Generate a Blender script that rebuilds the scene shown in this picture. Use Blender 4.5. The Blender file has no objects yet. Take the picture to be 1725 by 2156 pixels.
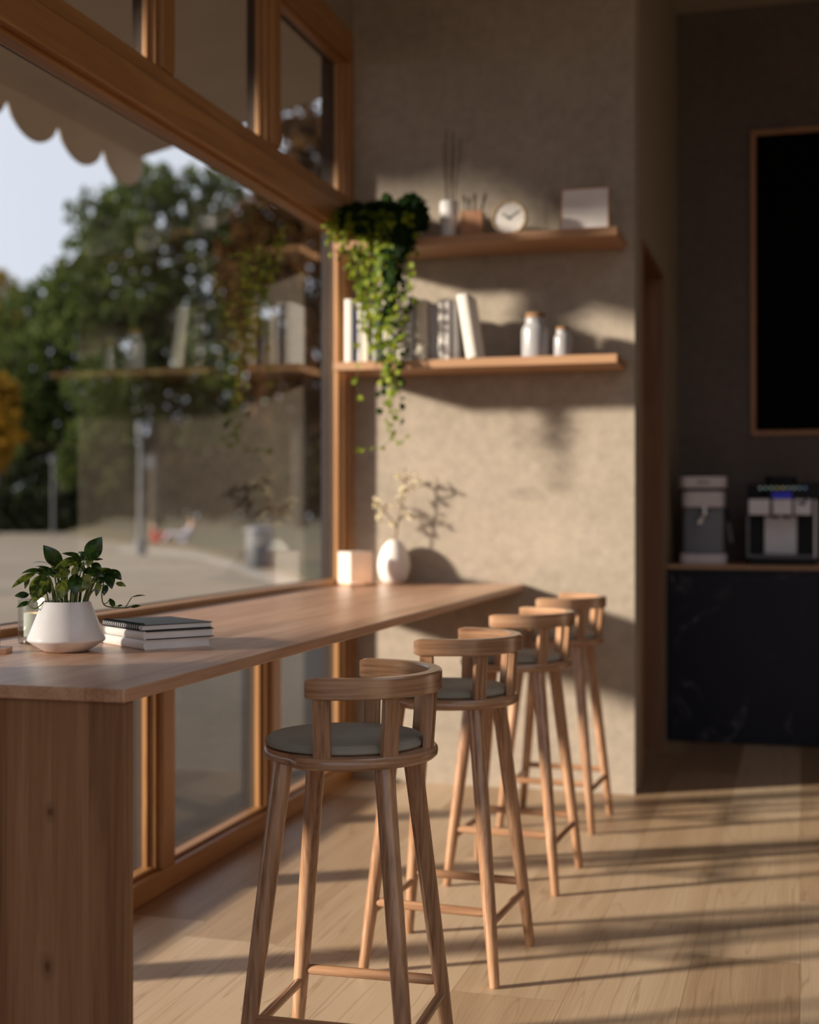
import bpy, bmesh, math, random
from math import sin, cos, pi, radians, sqrt, atan2
from mathutils import Vector, Matrix, noise
import numpy as np

S = bpy.context.scene
C = S.collection
random.seed(11)
R = random.Random(5)

# ------------------------------------------------------------------ materials
def new_mat(name):
    m = bpy.data.materials.new(name); m.use_nodes = True
    nt = m.node_tree
    b = nt.nodes['Principled BSDF']
    return m, nt, b

def nd(nt, t, **kw):
    n = nt.nodes.new('ShaderNode' + t)
    for k, v in kw.items():
        if k.startswith('i_'):
            key = k[2:]
            key = int(key) if key.isdigit() else key.replace('_', ' ')
            if hasattr(v, 'is_output'):
                nt.links.new(v, n.inputs[key])
            else:
                n.inputs[key].default_value = v
        else:
            setattr(n, k, v)
    return n

def ramp(nt, fac, stops, interp='LINEAR'):
    n = nt.nodes.new('ShaderNodeValToRGB')
    cr = n.color_ramp; cr.interpolation = interp
    while len(cr.elements) < len(stops): cr.elements.new(0.5)
    for e, (p, c) in zip(cr.elements, stops):
        e.position = p
        e.color = (*c, 1) if len(c) == 3 else c
    nt.links.new(fac, n.inputs[0])
    return n.outputs[0]

def mth(nt, op, a, b=None, c=None):
    n = nt.nodes.new('ShaderNodeMath'); n.operation = op
    for i, v in enumerate((a, b, c)):
        if v is None: continue
        if hasattr(v, 'is_output'): nt.links.new(v, n.inputs[i])
        else: n.inputs[i].default_value = v
    return n.outputs[0]

def mixc(nt, fac, a, b, blend='MIX'):
    n = nt.nodes.new('ShaderNodeMix'); n.data_type = 'RGBA'; n.blend_type = blend
    for key, v in ((0, fac), (6, a), (7, b)):
        if hasattr(v, 'is_output'): nt.links.new(v, n.inputs[key])
        elif key == 0: n.inputs[0].default_value = v
        else: n.inputs[key].default_value = (*v, 1)
    return n.outputs[2]

def bump(nt, b, h, strength=.2, dist=.01):
    n = nd(nt, 'Bump', i_Strength=strength, i_Distance=dist, i_Height=h)
    nt.links.new(n.outputs[0], b.inputs['Normal'])

def setc(nt, b, c):
    if hasattr(c, 'is_output'): nt.links.new(c, b.inputs['Base Color'])
    else: b.inputs['Base Color'].default_value = (*c, 1)

def plain(name, c, rough=.5, metal=0, spec=.5, coat=0):
    m, nt, b = new_mat(name)
    tc = nd(nt, 'TexCoord')
    n = nd(nt, 'TexNoise', i_Scale=14.0, i_Detail=3.0, i_Vector=tc.outputs['Object'])
    v = tuple(min(1, x * 1.05 + .002) for x in c); d = tuple(x * .95 for x in c)
    setc(nt, b, ramp(nt, n.outputs[0], [(.3, d), (.7, v)]))
    b.inputs['Roughness'].default_value = rough
    b.inputs['Metallic'].default_value = metal
    b.inputs['Specular IOR Level'].default_value = spec
    b.inputs['Coat Weight'].default_value = coat
    return m

def wood(name, dark, mid, light, axis='z', scale=1.0, rough=.45, fine=.5, knots=False, planks=None, arc=False, spec=.5):
    """grain running along one object axis; every copy gets its own slice of the grain"""
    m, nt, b = new_mat(name)
    tc = nd(nt, 'TexCoord'); oi = nd(nt, 'ObjectInfo')
    k = {'x': 0, 'y': 1, 'z': 2}[axis]
    off = nd(nt, 'CombineXYZ', i_X=mth(nt, 'MULTIPLY', oi.outputs['Random'], 7.3), i_Y=mth(nt, 'MULTIPLY', oi.outputs['Random'], 3.1), i_Z=mth(nt, 'MULTIPLY', oi.outputs['Random'], 5.7))
    vadd = nd(nt, 'VectorMath', operation='ADD', i_0=tc.outputs['Object'], i_1=off.outputs[0])
    src = vadd.outputs[0]
    if arc:                                      # grain bent round the object's own z axis
        so_ = nd(nt, 'SeparateXYZ', i_0=tc.outputs['Object'])
        an = mth(nt, 'ARCTAN2', so_.outputs[1], so_.outputs[0])
        ra = mth(nt, 'SQRT', mth(nt, 'ADD', mth(nt, 'MULTIPLY', so_.outputs[0], so_.outputs[0]), mth(nt, 'MULTIPLY', so_.outputs[1], so_.outputs[1])))
        pol = nd(nt, 'CombineXYZ', i_X=mth(nt, 'MULTIPLY', an, .22), i_Y=ra, i_Z=so_.outputs[2])
        src = nd(nt, 'VectorMath', operation='ADD', i_0=pol.outputs[0], i_1=off.outputs[0]).outputs[0]
    sh = None
    if planks:                                   # glued-up staves: shift the grain and tint per stave
        ax, width = planks
        sp = nd(nt, 'SeparateXYZ', i_0=tc.outputs['Object'])
        idx = mth(nt, 'FLOOR', mth(nt, 'DIVIDE', sp.outputs['XYZ'.index(ax)], width))
        wn = nd(nt, 'TexWhiteNoise', noise_dimensions='1D', i_W=idx)
        sh = wn.outputs['Value']
        o2 = nd(nt, 'CombineXYZ', i_X=mth(nt, 'MULTIPLY', sh, 9.0), i_Y=mth(nt, 'MULTIPLY', sh, 5.0), i_Z=mth(nt, 'MULTIPLY', sh, 7.0))
        src = nd(nt, 'VectorMath', operation='ADD', i_0=src, i_1=o2.outputs[0]).outputs[0]
    sc = [9 * scale] * 3; sc[k] = 0.55 * scale
    mp = nd(nt, 'Mapping', i_Vector=src, i_Scale=tuple(sc))
    n1 = nd(nt, 'TexNoise', i_Vector=mp.outputs[0], i_Scale=1.6, i_Detail=5.0, i_Roughness=.6, i_Distortion=.6)
    sc2 = [75 * scale] * 3; sc2[k] = 2.2 * scale
    mp2 = nd(nt, 'Mapping', i_Vector=src, i_Scale=tuple(sc2))
    n2 = nd(nt, 'TexNoise', i_Vector=mp2.outputs[0], i_Scale=1.5, i_Detail=3.0)
    rings = mth(nt, 'FRACT', mth(nt, 'MULTIPLY', n1.outputs[0], 5.0))
    rg = mth(nt, 'ABSOLUTE', mth(nt, 'SUBTRACT', rings, .5))
    f = mth(nt, 'ADD', mth(nt, 'MULTIPLY', n1.outputs[0], .75), mth(nt, 'MULTIPLY', rg, .25))
    f = mth(nt, 'ADD', f, mth(nt, 'MULTIPLY', mth(nt, 'SUBTRACT', n2.outputs[0], .5), fine))
    if sh is not None:
        f = mth(nt, 'ADD', f, mth(nt, 'MULTIPLY', mth(nt, 'SUBTRACT', sh, .5), .22))
    col = ramp(nt, f, [(.18, dark), (.46, mid), (.78, light)])
    if knots:
        kf = None
        for kx_, kz_, kr_ in ((.268, .777, .016), (.262, .442, .022), (-.21, .25, .018), (-.05, .62, .014)):
            spk = nd(nt, 'SeparateXYZ', i_0=tc.outputs['Object'])
            wob = mth(nt, 'MULTIPLY', mth(nt, 'SUBTRACT', n1.outputs[0], .5), .03)
            dx = mth(nt, 'ADD', mth(nt, 'SUBTRACT', spk.outputs[0], kx_), wob)
            dz = mth(nt, 'MULTIPLY', mth(nt, 'SUBTRACT', spk.outputs[2], kz_), .55)
            dd = mth(nt, 'SQRT', mth(nt, 'ADD', mth(nt, 'MULTIPLY', dx, dx), mth(nt, 'MULTIPLY', dz, dz)))
            one = ramp(nt, mth(nt, 'DIVIDE', dd, kr_), [(.12, (1, 1, 1)), (.45, (.35, .35, .35)), (1.0, (0, 0, 0))])
            kf = one if kf is None else mth(nt, 'MAXIMUM', kf, one)
        col = mixc(nt, mth(nt, 'MULTIPLY', kf, .75), col, (.055, .018, .006))
    setc(nt, b, col)
    b.inputs['Roughness'].default_value = rough
    b.inputs['Specular IOR Level'].default_value = spec
    bump(nt, b, n2.outputs[0], .12, .002)
    return m

def plaster(name, c, sc=1.0, contrast=.16):
    m, nt, b = new_mat(name)
    g = nd(nt, 'NewGeometry')
    n1 = nd(nt, 'TexNoise', i_Vector=g.outputs['Position'], i_Scale=16.0 * sc, i_Detail=7.0, i_Roughness=.65)
    n2 = nd(nt, 'TexNoise', i_Vector=g.outputs['Position'], i_Scale=2.2 * sc, i_Detail=4.0)
    n3 = nd(nt, 'TexNoise', i_Vector=g.outputs['Position'], i_Scale=110.0 * sc, i_Detail=3.0)
    f = mth(nt, 'ADD', mth(nt, 'MULTIPLY', n1.outputs[0], .6), mth(nt, 'MULTIPLY', n2.outputs[0], .4))
    lo = tuple(x * (1 - contrast) for x in c); hi = tuple(min(1, x * (1 + contrast)) for x in c)
    setc(nt, b, ramp(nt, f, [(.36, lo), (.64, hi)]))
    b.inputs['Roughness'].default_value = .92
    b.inputs['Specular IOR Level'].default_value = .25
    bump(nt, b, mth(nt, 'ADD', n3.outputs[0], mth(nt, 'MULTIPLY', n1.outputs[0], 1.2)), .3, .004)
    return m

def glass_mat(name, tint=(1, 1, 1), base=.04, rough=0.0, gain=1.0):
    """clear sheet glass: transmits, with Schlick reflection measured from either side"""
    m, nt, b = new_mat(name); nt.nodes.remove(b)
    g = nd(nt, 'NewGeometry')
    d = nd(nt, 'VectorMath', operation='DOT_PRODUCT', i_0=g.outputs['Incoming'], i_1=g.outputs['Normal'])
    c = mth(nt, 'ABSOLUTE', d.outputs['Value'])
    f = mth(nt, 'ADD', mth(nt, 'MULTIPLY', mth(nt, 'POWER', mth(nt, 'SUBTRACT', 1.0, c), 5.0), 1 - base), base)
    f = mth(nt, 'MULTIPLY', f, gain)
    tr = nd(nt, 'BsdfTransparent', i_Color=(*tint, 1)); gl = nd(nt, 'BsdfGlossy', i_Roughness=rough)
    mx = nd(nt, 'MixShader', i_0=f, i_1=tr.outputs[0], i_2=gl.outputs[0])
    nt.links.new(mx.outputs[0], nt.nodes['Material Output'].inputs[0])
    return m

def leaf_mat(name, c1, c2, tr=(.25, .4, .03), scale=30.0, rough=.35, trans=.35, per_obj=False, veins=False, spec=.5):
    m, nt, b = new_mat(name)
    tc = nd(nt, 'TexCoord')
    n = nd(nt, 'TexNoise', i_Vector=tc.outputs['Object'], i_Scale=scale, i_Detail=3.0, i_Distortion=1.0 if veins else 0.0)
    col = ramp(nt, n.outputs[0], [(.42, c1), (.66, c2)])
    setc(nt, b, col)
    b.inputs['Roughness'].default_value = rough
    b.inputs['Specular IOR Level'].default_value = spec
    t = nd(nt, 'BsdfTranslucent', i_Color=(*tr, 1))
    mx = nd(nt, 'MixShader', i_0=trans, i_1=b.outputs[0], i_2=t.outputs[0])
    nt.links.new(mx.outputs[0], nt.nodes['Material Output'].inputs[0])
    return m

def emit_mat(name, c, s):
    m, nt, b = new_mat(name)
    setc(nt, b, c)
    b.inputs['Emission Color'].default_value = (*c, 1)
    b.inputs['Emission Strength'].default_value = s
    return m

OAK = ((.20, .098, .052), (.43, .242, .138), (.58, .365, .23))
M = {}
M['stool'] = wood('stool oak', *OAK, axis='z', rough=.22, fine=.75, spec=.85)
M['stool_h'] = wood('stool oak crosswise', *OAK, axis='x', rough=.22, fine=.6, spec=.85)
M['stool_y'] = wood('stool oak sideways', *OAK, axis='y', rough=.22, fine=.6, spec=.85)
M['stool_arc'] = wood('stool oak bent', *OAK, axis='x', rough=.22, fine=.7, arc=True, spec=.85)
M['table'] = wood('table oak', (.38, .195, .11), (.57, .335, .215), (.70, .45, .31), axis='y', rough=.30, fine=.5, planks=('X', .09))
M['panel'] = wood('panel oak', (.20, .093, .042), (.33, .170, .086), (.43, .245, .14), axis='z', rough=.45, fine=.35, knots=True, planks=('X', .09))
M['shelf'] = wood('shelf oak', (.33, .17, .085), (.47, .27, .15), (.56, .35, .21), axis='x', rough=.5, fine=.3)
M['frame'] = wood('window timber', (.22, .095, .028), (.37, .18, .062), (.48, .26, .10), axis='z', rough=.4, fine=.3)
M['frame_y'] = wood('window timber along', (.22, .095, .028), (.37, .18, .062), (.48, .26, .10), axis='y', rough=.4, fine=.3)
M['door'] = wood('door timber', (.15, .065, .028), (.23, .11, .05), (.32, .17, .08), axis='z', rough=.5, fine=.3)
M['plaster'] = plaster('wall plaster', (.385, .33, .27))
M['plaster_dark'] = plaster('grey plaster', (.16, .135, .125))
M['plaster_side'] = plaster('smooth plaster', (.33, .275, .21), contrast=.06)
M['ceiling'] = plaster('ceiling paint', (.42, .37, .30), contrast=.05)
M['facade'] = plaster('outside render', (.045, .043, .047), contrast=.1)
M['glass'] = glass_mat('window glass', (.96, .97, .965), .04, gain=.75)
M['jarglass'] = glass_mat('jar glass', (.88, .905, .90), .13)
M['cushion'] = plain('cushion fabric', (.33, .325, .28), .9, spec=.2)
M['white'] = plain('white ceramic', (.80, .79, .80), .18)
M['white_matt'] = plain('matt white', (.82, .79, .77), .6)
M['paper'] = plain('page paper', (.80, .80, .82), .8)
M['black'] = plain('black cover', (.022, .022, .026), .42)
M['blackgloss'] = plain('black gloss', (.006, .006, .007), .45, spec=.2)
M['darkgrey'] = plain('dark grey metal', (.15, .15, .175), .4, metal=.2)
M['grey'] = plain('light grey plastic', (.80, .74, .78), .45)
M['chrome'] = plain('chrome', (.75, .76, .80), .2, metal=1)
M['steel'] = plain('brushed steel', (.86, .86, .95), .45)
M['wax'] = plain('candle wax', (.86, .86, .78), .5)
M['soil'] = plain('soil', (.03, .02, .012), .95)
M['cork'] = plain('cork', (.24, .13, .06), .9)
M['gold'] = plain('pale wood rim', (.52, .38, .20), .5)
M['cupwood'] = wood('cup wood', (.36, .17, .09), (.48, .25, .14), (.55, .31, .19), axis='z', scale=2, rough=.6)
M['reed'] = plain('dark reed', (.06, .045, .03), .8)
M['stem'] = plain('green stem', (.085, .115, .025), .6, spec=.25)
M['twig'] = plain('brown twig', (.20, .13, .07), .8)
M['blossom'] = plain('yellow blossom', (.70, .62, .40), .8)
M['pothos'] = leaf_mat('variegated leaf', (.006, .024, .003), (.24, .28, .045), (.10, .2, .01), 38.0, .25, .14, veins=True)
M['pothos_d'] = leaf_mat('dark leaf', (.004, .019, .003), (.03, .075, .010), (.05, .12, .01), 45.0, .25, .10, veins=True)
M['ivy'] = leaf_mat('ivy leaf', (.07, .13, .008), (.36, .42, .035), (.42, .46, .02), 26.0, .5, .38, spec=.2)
M['ivy_shade'] = leaf_mat('shaded ivy leaf', (.005, .016, .003), (.016, .042, .007), (.02, .05, .004), 18.0, .7, .15, spec=.08)  # unlit copy of the ivy leaf: shade put into its colour
M['navy'] = plain('navy cloth', (.015, .025, .085), .7)
M['awning'] = leaf_mat('awning canvas', (.50, .43, .35), (.54, .47, .38), (.55, .45, .36), 3.0, .9, .27, spec=.1)
M['metal_post'] = plain('grey painted metal', (.07, .075, .085), .6)
M['flame'] = emit_mat('candle flame', (1.0, .62, .25), 14.0)

# marble
m, nt, b = new_mat('black marble'); M['marble'] = m
tc = nd(nt, 'TexCoord')
n1 = nd(nt, 'TexNoise', i_Vector=tc.outputs['Object'], i_Scale=1.7, i_Detail=5.0, i_Roughness=.5, i_Distortion=1.3)
v = mth(nt, 'ABSOLUTE', mth(nt, 'SUBTRACT', n1.outputs[0], .5))
n2 = nd(nt, 'TexNoise', i_Vector=tc.outputs['Object'], i_Scale=3.5, i_Detail=2.0)
vein = mth(nt, 'MULTIPLY', ramp(nt, v, [(.0, (1, 1, 1)), (.016, (0, 0, 0))]), ramp(nt, n2.outputs[0], [(.47, (0, 0, 0)), (.68, (1, 1, 1))]))
setc(nt, b, mixc(nt, vein, (.009, .009, .018), (.15, .14, .17)))
b.inputs['Roughness'].default_value = .4
b.inputs['Specular IOR Level'].default_value = .2

# floor boards along Y
m, nt, b = new_mat('wide oak floor'); M['floor'] = m
g = nd(nt, 'NewGeometry'); sp = nd(nt, 'SeparateXYZ', i_0=g.outputs['Position'])
PW, PL = .332, 2.15
xr = mth(nt, 'DIVIDE', mth(nt, 'ADD', sp.outputs[0], 10 * PW + .006), PW)
row = mth(nt, 'FLOOR', xr)
rw = nd(nt, 'TexWhiteNoise', noise_dimensions='1D', i_W=row)
yr = mth(nt, 'ADD', mth(nt, 'DIVIDE', sp.outputs[1], PL), mth(nt, 'MULTIPLY', rw.outputs['Value'], 3.7))
col_i = mth(nt, 'FLOOR', yr)
pid = nd(nt, 'TexWhiteNoise', noise_dimensions='2D', i_Vector=nd(nt, 'CombineXYZ', i_X=row, i_Y=col_i).outputs[0])
rnd = pid.outputs['Value']
cv = nd(nt, 'CombineXYZ', i_X=mth(nt, 'ADD', mth(nt, 'MULTIPLY', sp.outputs[0], 8.5), mth(nt, 'MULTIPLY', rnd, 37.0)), i_Y=mth(nt, 'ADD', mth(nt, 'MULTIPLY', sp.outputs[1], .42), mth(nt, 'MULTIPLY', rnd, 19.0)), i_Z=0.0)
n1 = nd(nt, 'TexNoise', i_Vector=cv.outputs[0], i_Scale=1.0, i_Detail=2.5, i_Distortion=.3)
cont = mth(nt, 'ABSOLUTE', mth(nt, 'SUBTRACT', mth(nt, 'FRACT', mth(nt, 'MULTIPLY', n1.outputs[0], 9.0)), .5))
cv2 = nd(nt, 'CombineXYZ', i_X=mth(nt, 'MULTIPLY', sp.outputs[0], 170.0), i_Y=mth(nt, 'ADD', mth(nt, 'MULTIPLY', sp.outputs[1], 3.0), mth(nt, 'MULTIPLY', rnd, 50.0)), i_Z=rnd)
n2 = nd(nt, 'TexNoise', i_Vector=cv2.outputs[0], i_Scale=1.0, i_Detail=2.0)
f = mth(nt, 'ADD', mth(nt, 'MULTIPLY', n1.outputs[0], .5), mth(nt, 'MULTIPLY', mth(nt, 'SUBTRACT', n2.outputs[0], .5), .28))
f = mth(nt, 'ADD', f, mth(nt, 'MULTIPLY', mth(nt, 'SUBTRACT', rnd, .5), .72))
f = mth(nt, 'ADD', f, .25)
line = ramp(nt, cont, [(.0, (1, 1, 1)), (.07, (0, 0, 0))])
colf = ramp(nt, f, [(.22, (.33, .215, .13)), (.5, (.46, .325, .205)), (.8, (.58, .44, .30))])
colf = mixc(nt, mth(nt, 'MULTIPLY', line, .42), colf, (.24, .14, .07))
ex = mth(nt, 'MINIMUM', mth(nt, 'FRACT', xr), mth(nt, 'SUBTRACT', 1.0, mth(nt, 'FRACT', xr)))
ey = mth(nt, 'MULTIPLY', mth(nt, 'MINIMUM', mth(nt, 'FRACT', yr), mth(nt, 'SUBTRACT', 1.0, mth(nt, 'FRACT', yr))), PL / PW)
seam = mth(nt, 'LESS_THAN', mth(nt, 'MINIMUM', ex, ey), .0035)
colf = mixc(nt, mth(nt, 'MULTIPLY', seam, .55), colf, (.16, .09, .045))
setc(nt, b, colf)
b.inputs['Roughness'].default_value = .42
b.inputs['Specular IOR Level'].default_value = .35
bump(nt, b, mth(nt, 'SUBTRACT', n2.outputs[0], seam), .12, .002)

# outside ground
m, nt, b = new_mat('plaza paving'); M['plaza'] = m
g = nd(nt, 'NewGeometry')
n1 = nd(nt, 'TexNoise', i_Vector=g.outputs['Position'], i_Scale=.25, i_Detail=6.0)
setc(nt, b, ramp(nt, n1.outputs[0], [(.35, (.15, .118, .082)), (.65, (.21, .168, .12))]))
b.inputs['Roughness'].default_value = .85
m, nt, b = new_mat('autumn lawn'); M['lawn'] = m
g = nd(nt, 'NewGeometry')
n1 = nd(nt, 'TexNoise', i_Vector=g.outputs['Position'], i_Scale=.16, i_Detail=6.0, i_Roughness=.65)
setc(nt, b, ramp(nt, n1.outputs[0], [(.40, (.034, .036, .011)), (.56, (.060, .046, .017)), (.68, (.12, .06, .017))]))
b.inputs['Roughness'].default_value = .95
M['path'] = plain('pale path', (.27, .235, .19), .9)
M['kerb'] = plain('kerb stone', (.20, .15, .11), .9)
M['bark'] = plain('bark', (.020, .016, .012), .95)
def tree_leaf(name, a, c): return leaf_mat(name, a, c, tuple(x * 1.2 for x in c), .9, .75, .25, spec=.1)
M['tg'] = tree_leaf('deep green tree leaf', (.022, .040, .010), (.082, .108, .027))
M['tb'] = tree_leaf('russet tree leaf', (.032, .015, .005), (.082, .038, .011))
M['ty'] = tree_leaf('golden tree leaf', (.24, .125, .010), (.40, .22, .02))
M['to'] = tree_leaf('olive tree leaf', (.020, .018, .007), (.048, .036, .014))
M['td'] = tree_leaf('blackish tree leaf', (.007, .012, .005), (.02, .028, .010))
M['tyo'] = tree_leaf('tawny tree leaf', (.15, .11, .02), (.27, .19, .04))
M['red'] = plain('red jacket', (.45, .05, .045), .8)
M['lgrey'] = plain('pale grey jacket', (.24, .24, .29), .8)
M['trouser'] = plain('grey trousers', (.16, .16, .19), .8)
M['skin'] = plain('skin', (.50, .30, .21), .6)
M['hair'] = plain('brown hair', (.09, .05, .03), .7)

# ------------------------------------------------------------------ mesh helpers
class B:
    """collects shapes in one bmesh"""
    def __init__(s): s.bm = bmesh.new()
    def box(s, x0, x1, y0, y1, z0, z1, rot=None, mi=0):
        vs = [s.bm.verts.new((x, y, z)) for x in (x0, x1) for y in (y0, y1) for z in (z0, z1)]
        if rot is not None:
            for v in vs: v.co = rot @ v.co
        for f in ((0, 1, 3, 2), (4, 6, 7, 5), (0, 4, 5, 1), (2, 3, 7, 6), (0, 2, 6, 4), (1, 5, 7, 3)):
            fc = s.bm.faces.new([vs[i] for i in f]); fc.material_index = mi
        return s
    def lathe(s, prof, n=40, cx=0, cy=0, close=True, mi=0):
        rings = []
        for r, z in prof:
            if r < 1e-6: rings.append([s.bm.verts.new((cx, cy, z))])
            else: rings.append([s.bm.verts.new((cx + r * cos(2 * pi * i / n), cy + r * sin(2 * pi * i / n), z)) for i in range(n)])
        for a, b_ in zip(rings, rings[1:]):
            for i in range(n):
                j = (i + 1) % n
                if len(a) == 1 and len(b_) == 1: continue
                if len(a) == 1: f = s.bm.faces.new((a[0], b_[j], b_[i]))
                elif len(b_) == 1: f = s.bm.faces.new((a[i], a[j], b_[0]))
                else: f = s.bm.faces.new((a[i], a[j], b_[j], b_[i]))
                f.material_index = mi
        return s
    def tube(s, pts, rad, n=10, cap=True, mi=0):
        pts = [Vector(p) for p in pts]
        if not isinstance(rad, (list, tuple)): rad = [rad] * len(pts)
        prev = None; rings = []
        for i, p in enumerate(pts):
            d = (pts[min(i + 1, len(pts) - 1)] - pts[max(i - 1, 0)]).normalized()
            if prev is None:
                a = Vector((1, 0, 0)) if abs(d.x) < .8 else Vector((0, 1, 0))
                u = d.cross(a).normalized()
            else:
                u = (prev - d * prev.dot(d)).normalized()
            prev = u; w = d.cross(u)
            rings.append([s.bm.verts.new(p + (u * cos(2 * pi * k / n) + w * sin(2 * pi * k / n)) * rad[i]) for k in range(n)])
        for a, b_ in zip(rings, rings[1:]):
            for i in range(n):
                j = (i + 1) % n
                s.bm.faces.new((a[i], a[j], b_[j], b_[i])).material_index = mi
        if cap:
            s.bm.faces.new(rings[0][::-1]).material_index = mi; s.bm.faces.new(rings[-1]).material_index = mi
        return s
    def prism(s, pts, z0, z1, mi=0):
        lo = [s.bm.verts.new((x, y, z0)) for x, y in pts]; hi = [s.bm.verts.new((x, y, z1)) for x, y in pts]
        n = len(pts)
        s.bm.faces.new(lo[::-1]).material_index = mi; s.bm.faces.new(hi).material_index = mi
        for i in range(n):
            j = (i + 1) % n
            s.bm.faces.new((lo[i], lo[j], hi[j], hi[i])).material_index = mi
        return s
    def loops(s, loops, mi=0, cap=True):
        rings = [[s.bm.verts.new(p) for p in lp] for lp in loops]
        n = len(rings[0])
        for a, b_ in zip(rings, rings[1:]):
            for i in range(n):
                j = (i + 1) % n
                s.bm.faces.new((a[i], a[j], b_[j], b_[i])).material_index = mi
        if cap:
            s.bm.faces.new(rings[0][::-1]).material_index = mi; s.bm.faces.new(rings[-1]).material_index = mi
        return s
    def sphere(s, c, r, sx=1, sy=1, sz=1, sub=2, mi=0):
        g = bmesh.ops.create_icosphere(s.bm, subdivisions=sub, radius=1)
        for v in g['verts']:
            v.co = Vector((c[0] + v.co.x * r * sx, c[1] + v.co.y * r * sy, c[2] + v.co.z * r * sz))
        for f in {f for v in g['verts'] for f in v.link_faces}: f.material_index = mi
        return s

def obj(name, b, mats, parent=None, bevel=0, seg=2, smooth=True, angle=38, loc=None, normals=True):
    me = bpy.data.meshes.new(name)
    bm = b.bm if isinstance(b, B) else b
    if normals: bmesh.ops.recalc_face_normals(bm, faces=bm.faces)
    bm.to_mesh(me); bm.free()
    for mt in (mats if isinstance(mats, (list, tuple)) else [mats]):
        me.materials.append(M[mt] if isinstance(mt, str) else mt)
    o = bpy.data.objects.new(name, me); C.objects.link(o)
    if smooth:
        me.polygons.foreach_set('use_smooth', [True] * len(me.polygons))
        me.set_sharp_from_angle(angle=radians(angle))
    if bevel:
        md = o.modifiers.new('bevel', 'BEVEL'); md.width = bevel; md.segments = seg; md.limit_method = 'ANGLE'; md.angle_limit = radians(40)
        md.harden_normals = True
    if parent is not None: o.parent = parent
    if loc is not None: o.location = loc
    return o

def tag(o, label, cat, group=None, kind=None):
    o['label'] = label; o['category'] = cat
    if group: o['group'] = group
    if kind: o['kind'] = kind
    return o

def thing(name, label, cat, loc=(0, 0, 0), rotz=0, group=None, kind=None):
    o = bpy.data.objects.new(name, None); C.objects.link(o)
    o.empty_display_size = .05
    o.location = loc; o.rotation_euler = (0, 0, rotz)
    return tag(o, label, cat, group, kind)

def struct(name, b, mat, label, cat, **kw):
    o = obj(name, b, mat, **kw); return tag(o, label, cat, kind='structure')

def dup(root, loc, rotz, label, group=None):
    r = root.copy(); C.objects.link(r); r.location = loc; r.rotation_euler = (0, 0, rotz); r['label'] = label
    if group: r['group'] = group
    for ch in list(root.children):
        c = ch.copy(); C.objects.link(c); c.parent = r
        for g_ in ch.children:
            d = g_.copy(); C.objects.link(d); d.parent = c
    return r

YAW = radians(15.85)
CAMZ = 1.427
# ------------------------------------------------------------------ room shell
WX = -2.295          # inner face of the window timber
YB = 7.0             # face of the shelf wall
XP = -.81            # face of the passage wall
YF = 9.44            # far wall behind the coffee counter
ZC = 4.77
struct('floor', B().box(-2.42, 4.2, -2.2, 9.6, -.12, 0), 'floor', 'wide oak floorboards running towards the counter', 'floor', smooth=False)
struct('ceiling', B().box(-2.6, .2, -2.2, 9.6, ZC, ZC + .15).box(2.9, 4.2, -2.2, 9.6, ZC, ZC + .15).box(.2, 2.9, -2.2, .4, ZC, ZC + .15).box(.2, 2.9, 5.2, 9.6, ZC, ZC + .15), 'ceiling', 'plain beige ceiling of the cafe', 'ceiling', smooth=False)
struct('wall_shelf', B().box(-2.37, XP, YB, YB + .2, 0, ZC), 'plaster', 'mottled beige plaster wall carrying two shelves', 'wall', smooth=False)
ws = B().box(XP - .2, XP, YB + .2, 7.29, 0, ZC).box(XP - .2, XP, 8.40, YF, 0, ZC).box(XP - .2, XP, 7.29, 8.40, 2.85, ZC)
struct('wall_passage', ws, 'plaster_side', 'plain plaster return wall with a doorway in it', 'wall', smooth=False)
struct('wall_counter', B().box(XP - .3, 4.2, YF, YF + .15, 0, ZC), 'plaster_dark', 'dark grey plaster wall behind the coffee counter', 'wall', smooth=False)
struct('wall_right', B().box(4.05, 4.2, -2.2, YF, 0, ZC), 'plaster', 'plaster wall out of view to the right', 'wall', smooth=False)
wf = B().box(-2.6, 4.05, -2.2, -2.05, 0, .1).box(-2.6, 4.05, -2.2, -2.05, 4.3, ZC).box(-2.6, -2.1, -2.2, -2.05, .1, 4.3).box(3.9, 4.05, -2.2, -2.05, .1, 4.3)
struct('wall_front', wf, 'plaster', 'plaster wall behind the viewer with a wide window opening', 'wall', smooth=False)
wl = B().box(-2.5, WX, -2.05, 2.48, 0, ZC).box(-2.5, WX - .005, 2.48, YB, 3.97, ZC)
struct('wall_left', wl, 'plaster_side', 'plaster wall above and beside the shop window', 'wall', smooth=False)
struct('wall_facade', B().box(-2.455, -2.42, 6.93, 11.5, -.1, 5.9), 'facade', 'grey rendered outside pier seen through the glass', 'wall', smooth=False)

# door in the passage wall
dr = thing('door_1', 'tall dark timber door frame in the passage wall', 'door', (XP, 7.29, 0), kind='structure')
fb = B().box(-.21, .012, 0, .035, 0, 2.85).box(-.21, .012, 1.075, 1.11, 0, 2.85).box(-.21, .012, .035, 1.075, 2.815, 2.85)
obj('door_frame', fb, 'door', dr, bevel=.004)
obj('door_leaf', B().box(-.20, -.155, .037, 1.073, .006, 2.812), 'door', dr, bevel=.004)
obj('door_handle', B().tube([(-.155, .14, 1.05), (-.11, .14, 1.05), (-.105, .15, 1.05), (-.105, .27, 1.05)], .010), 'darkgrey', dr)

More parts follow.
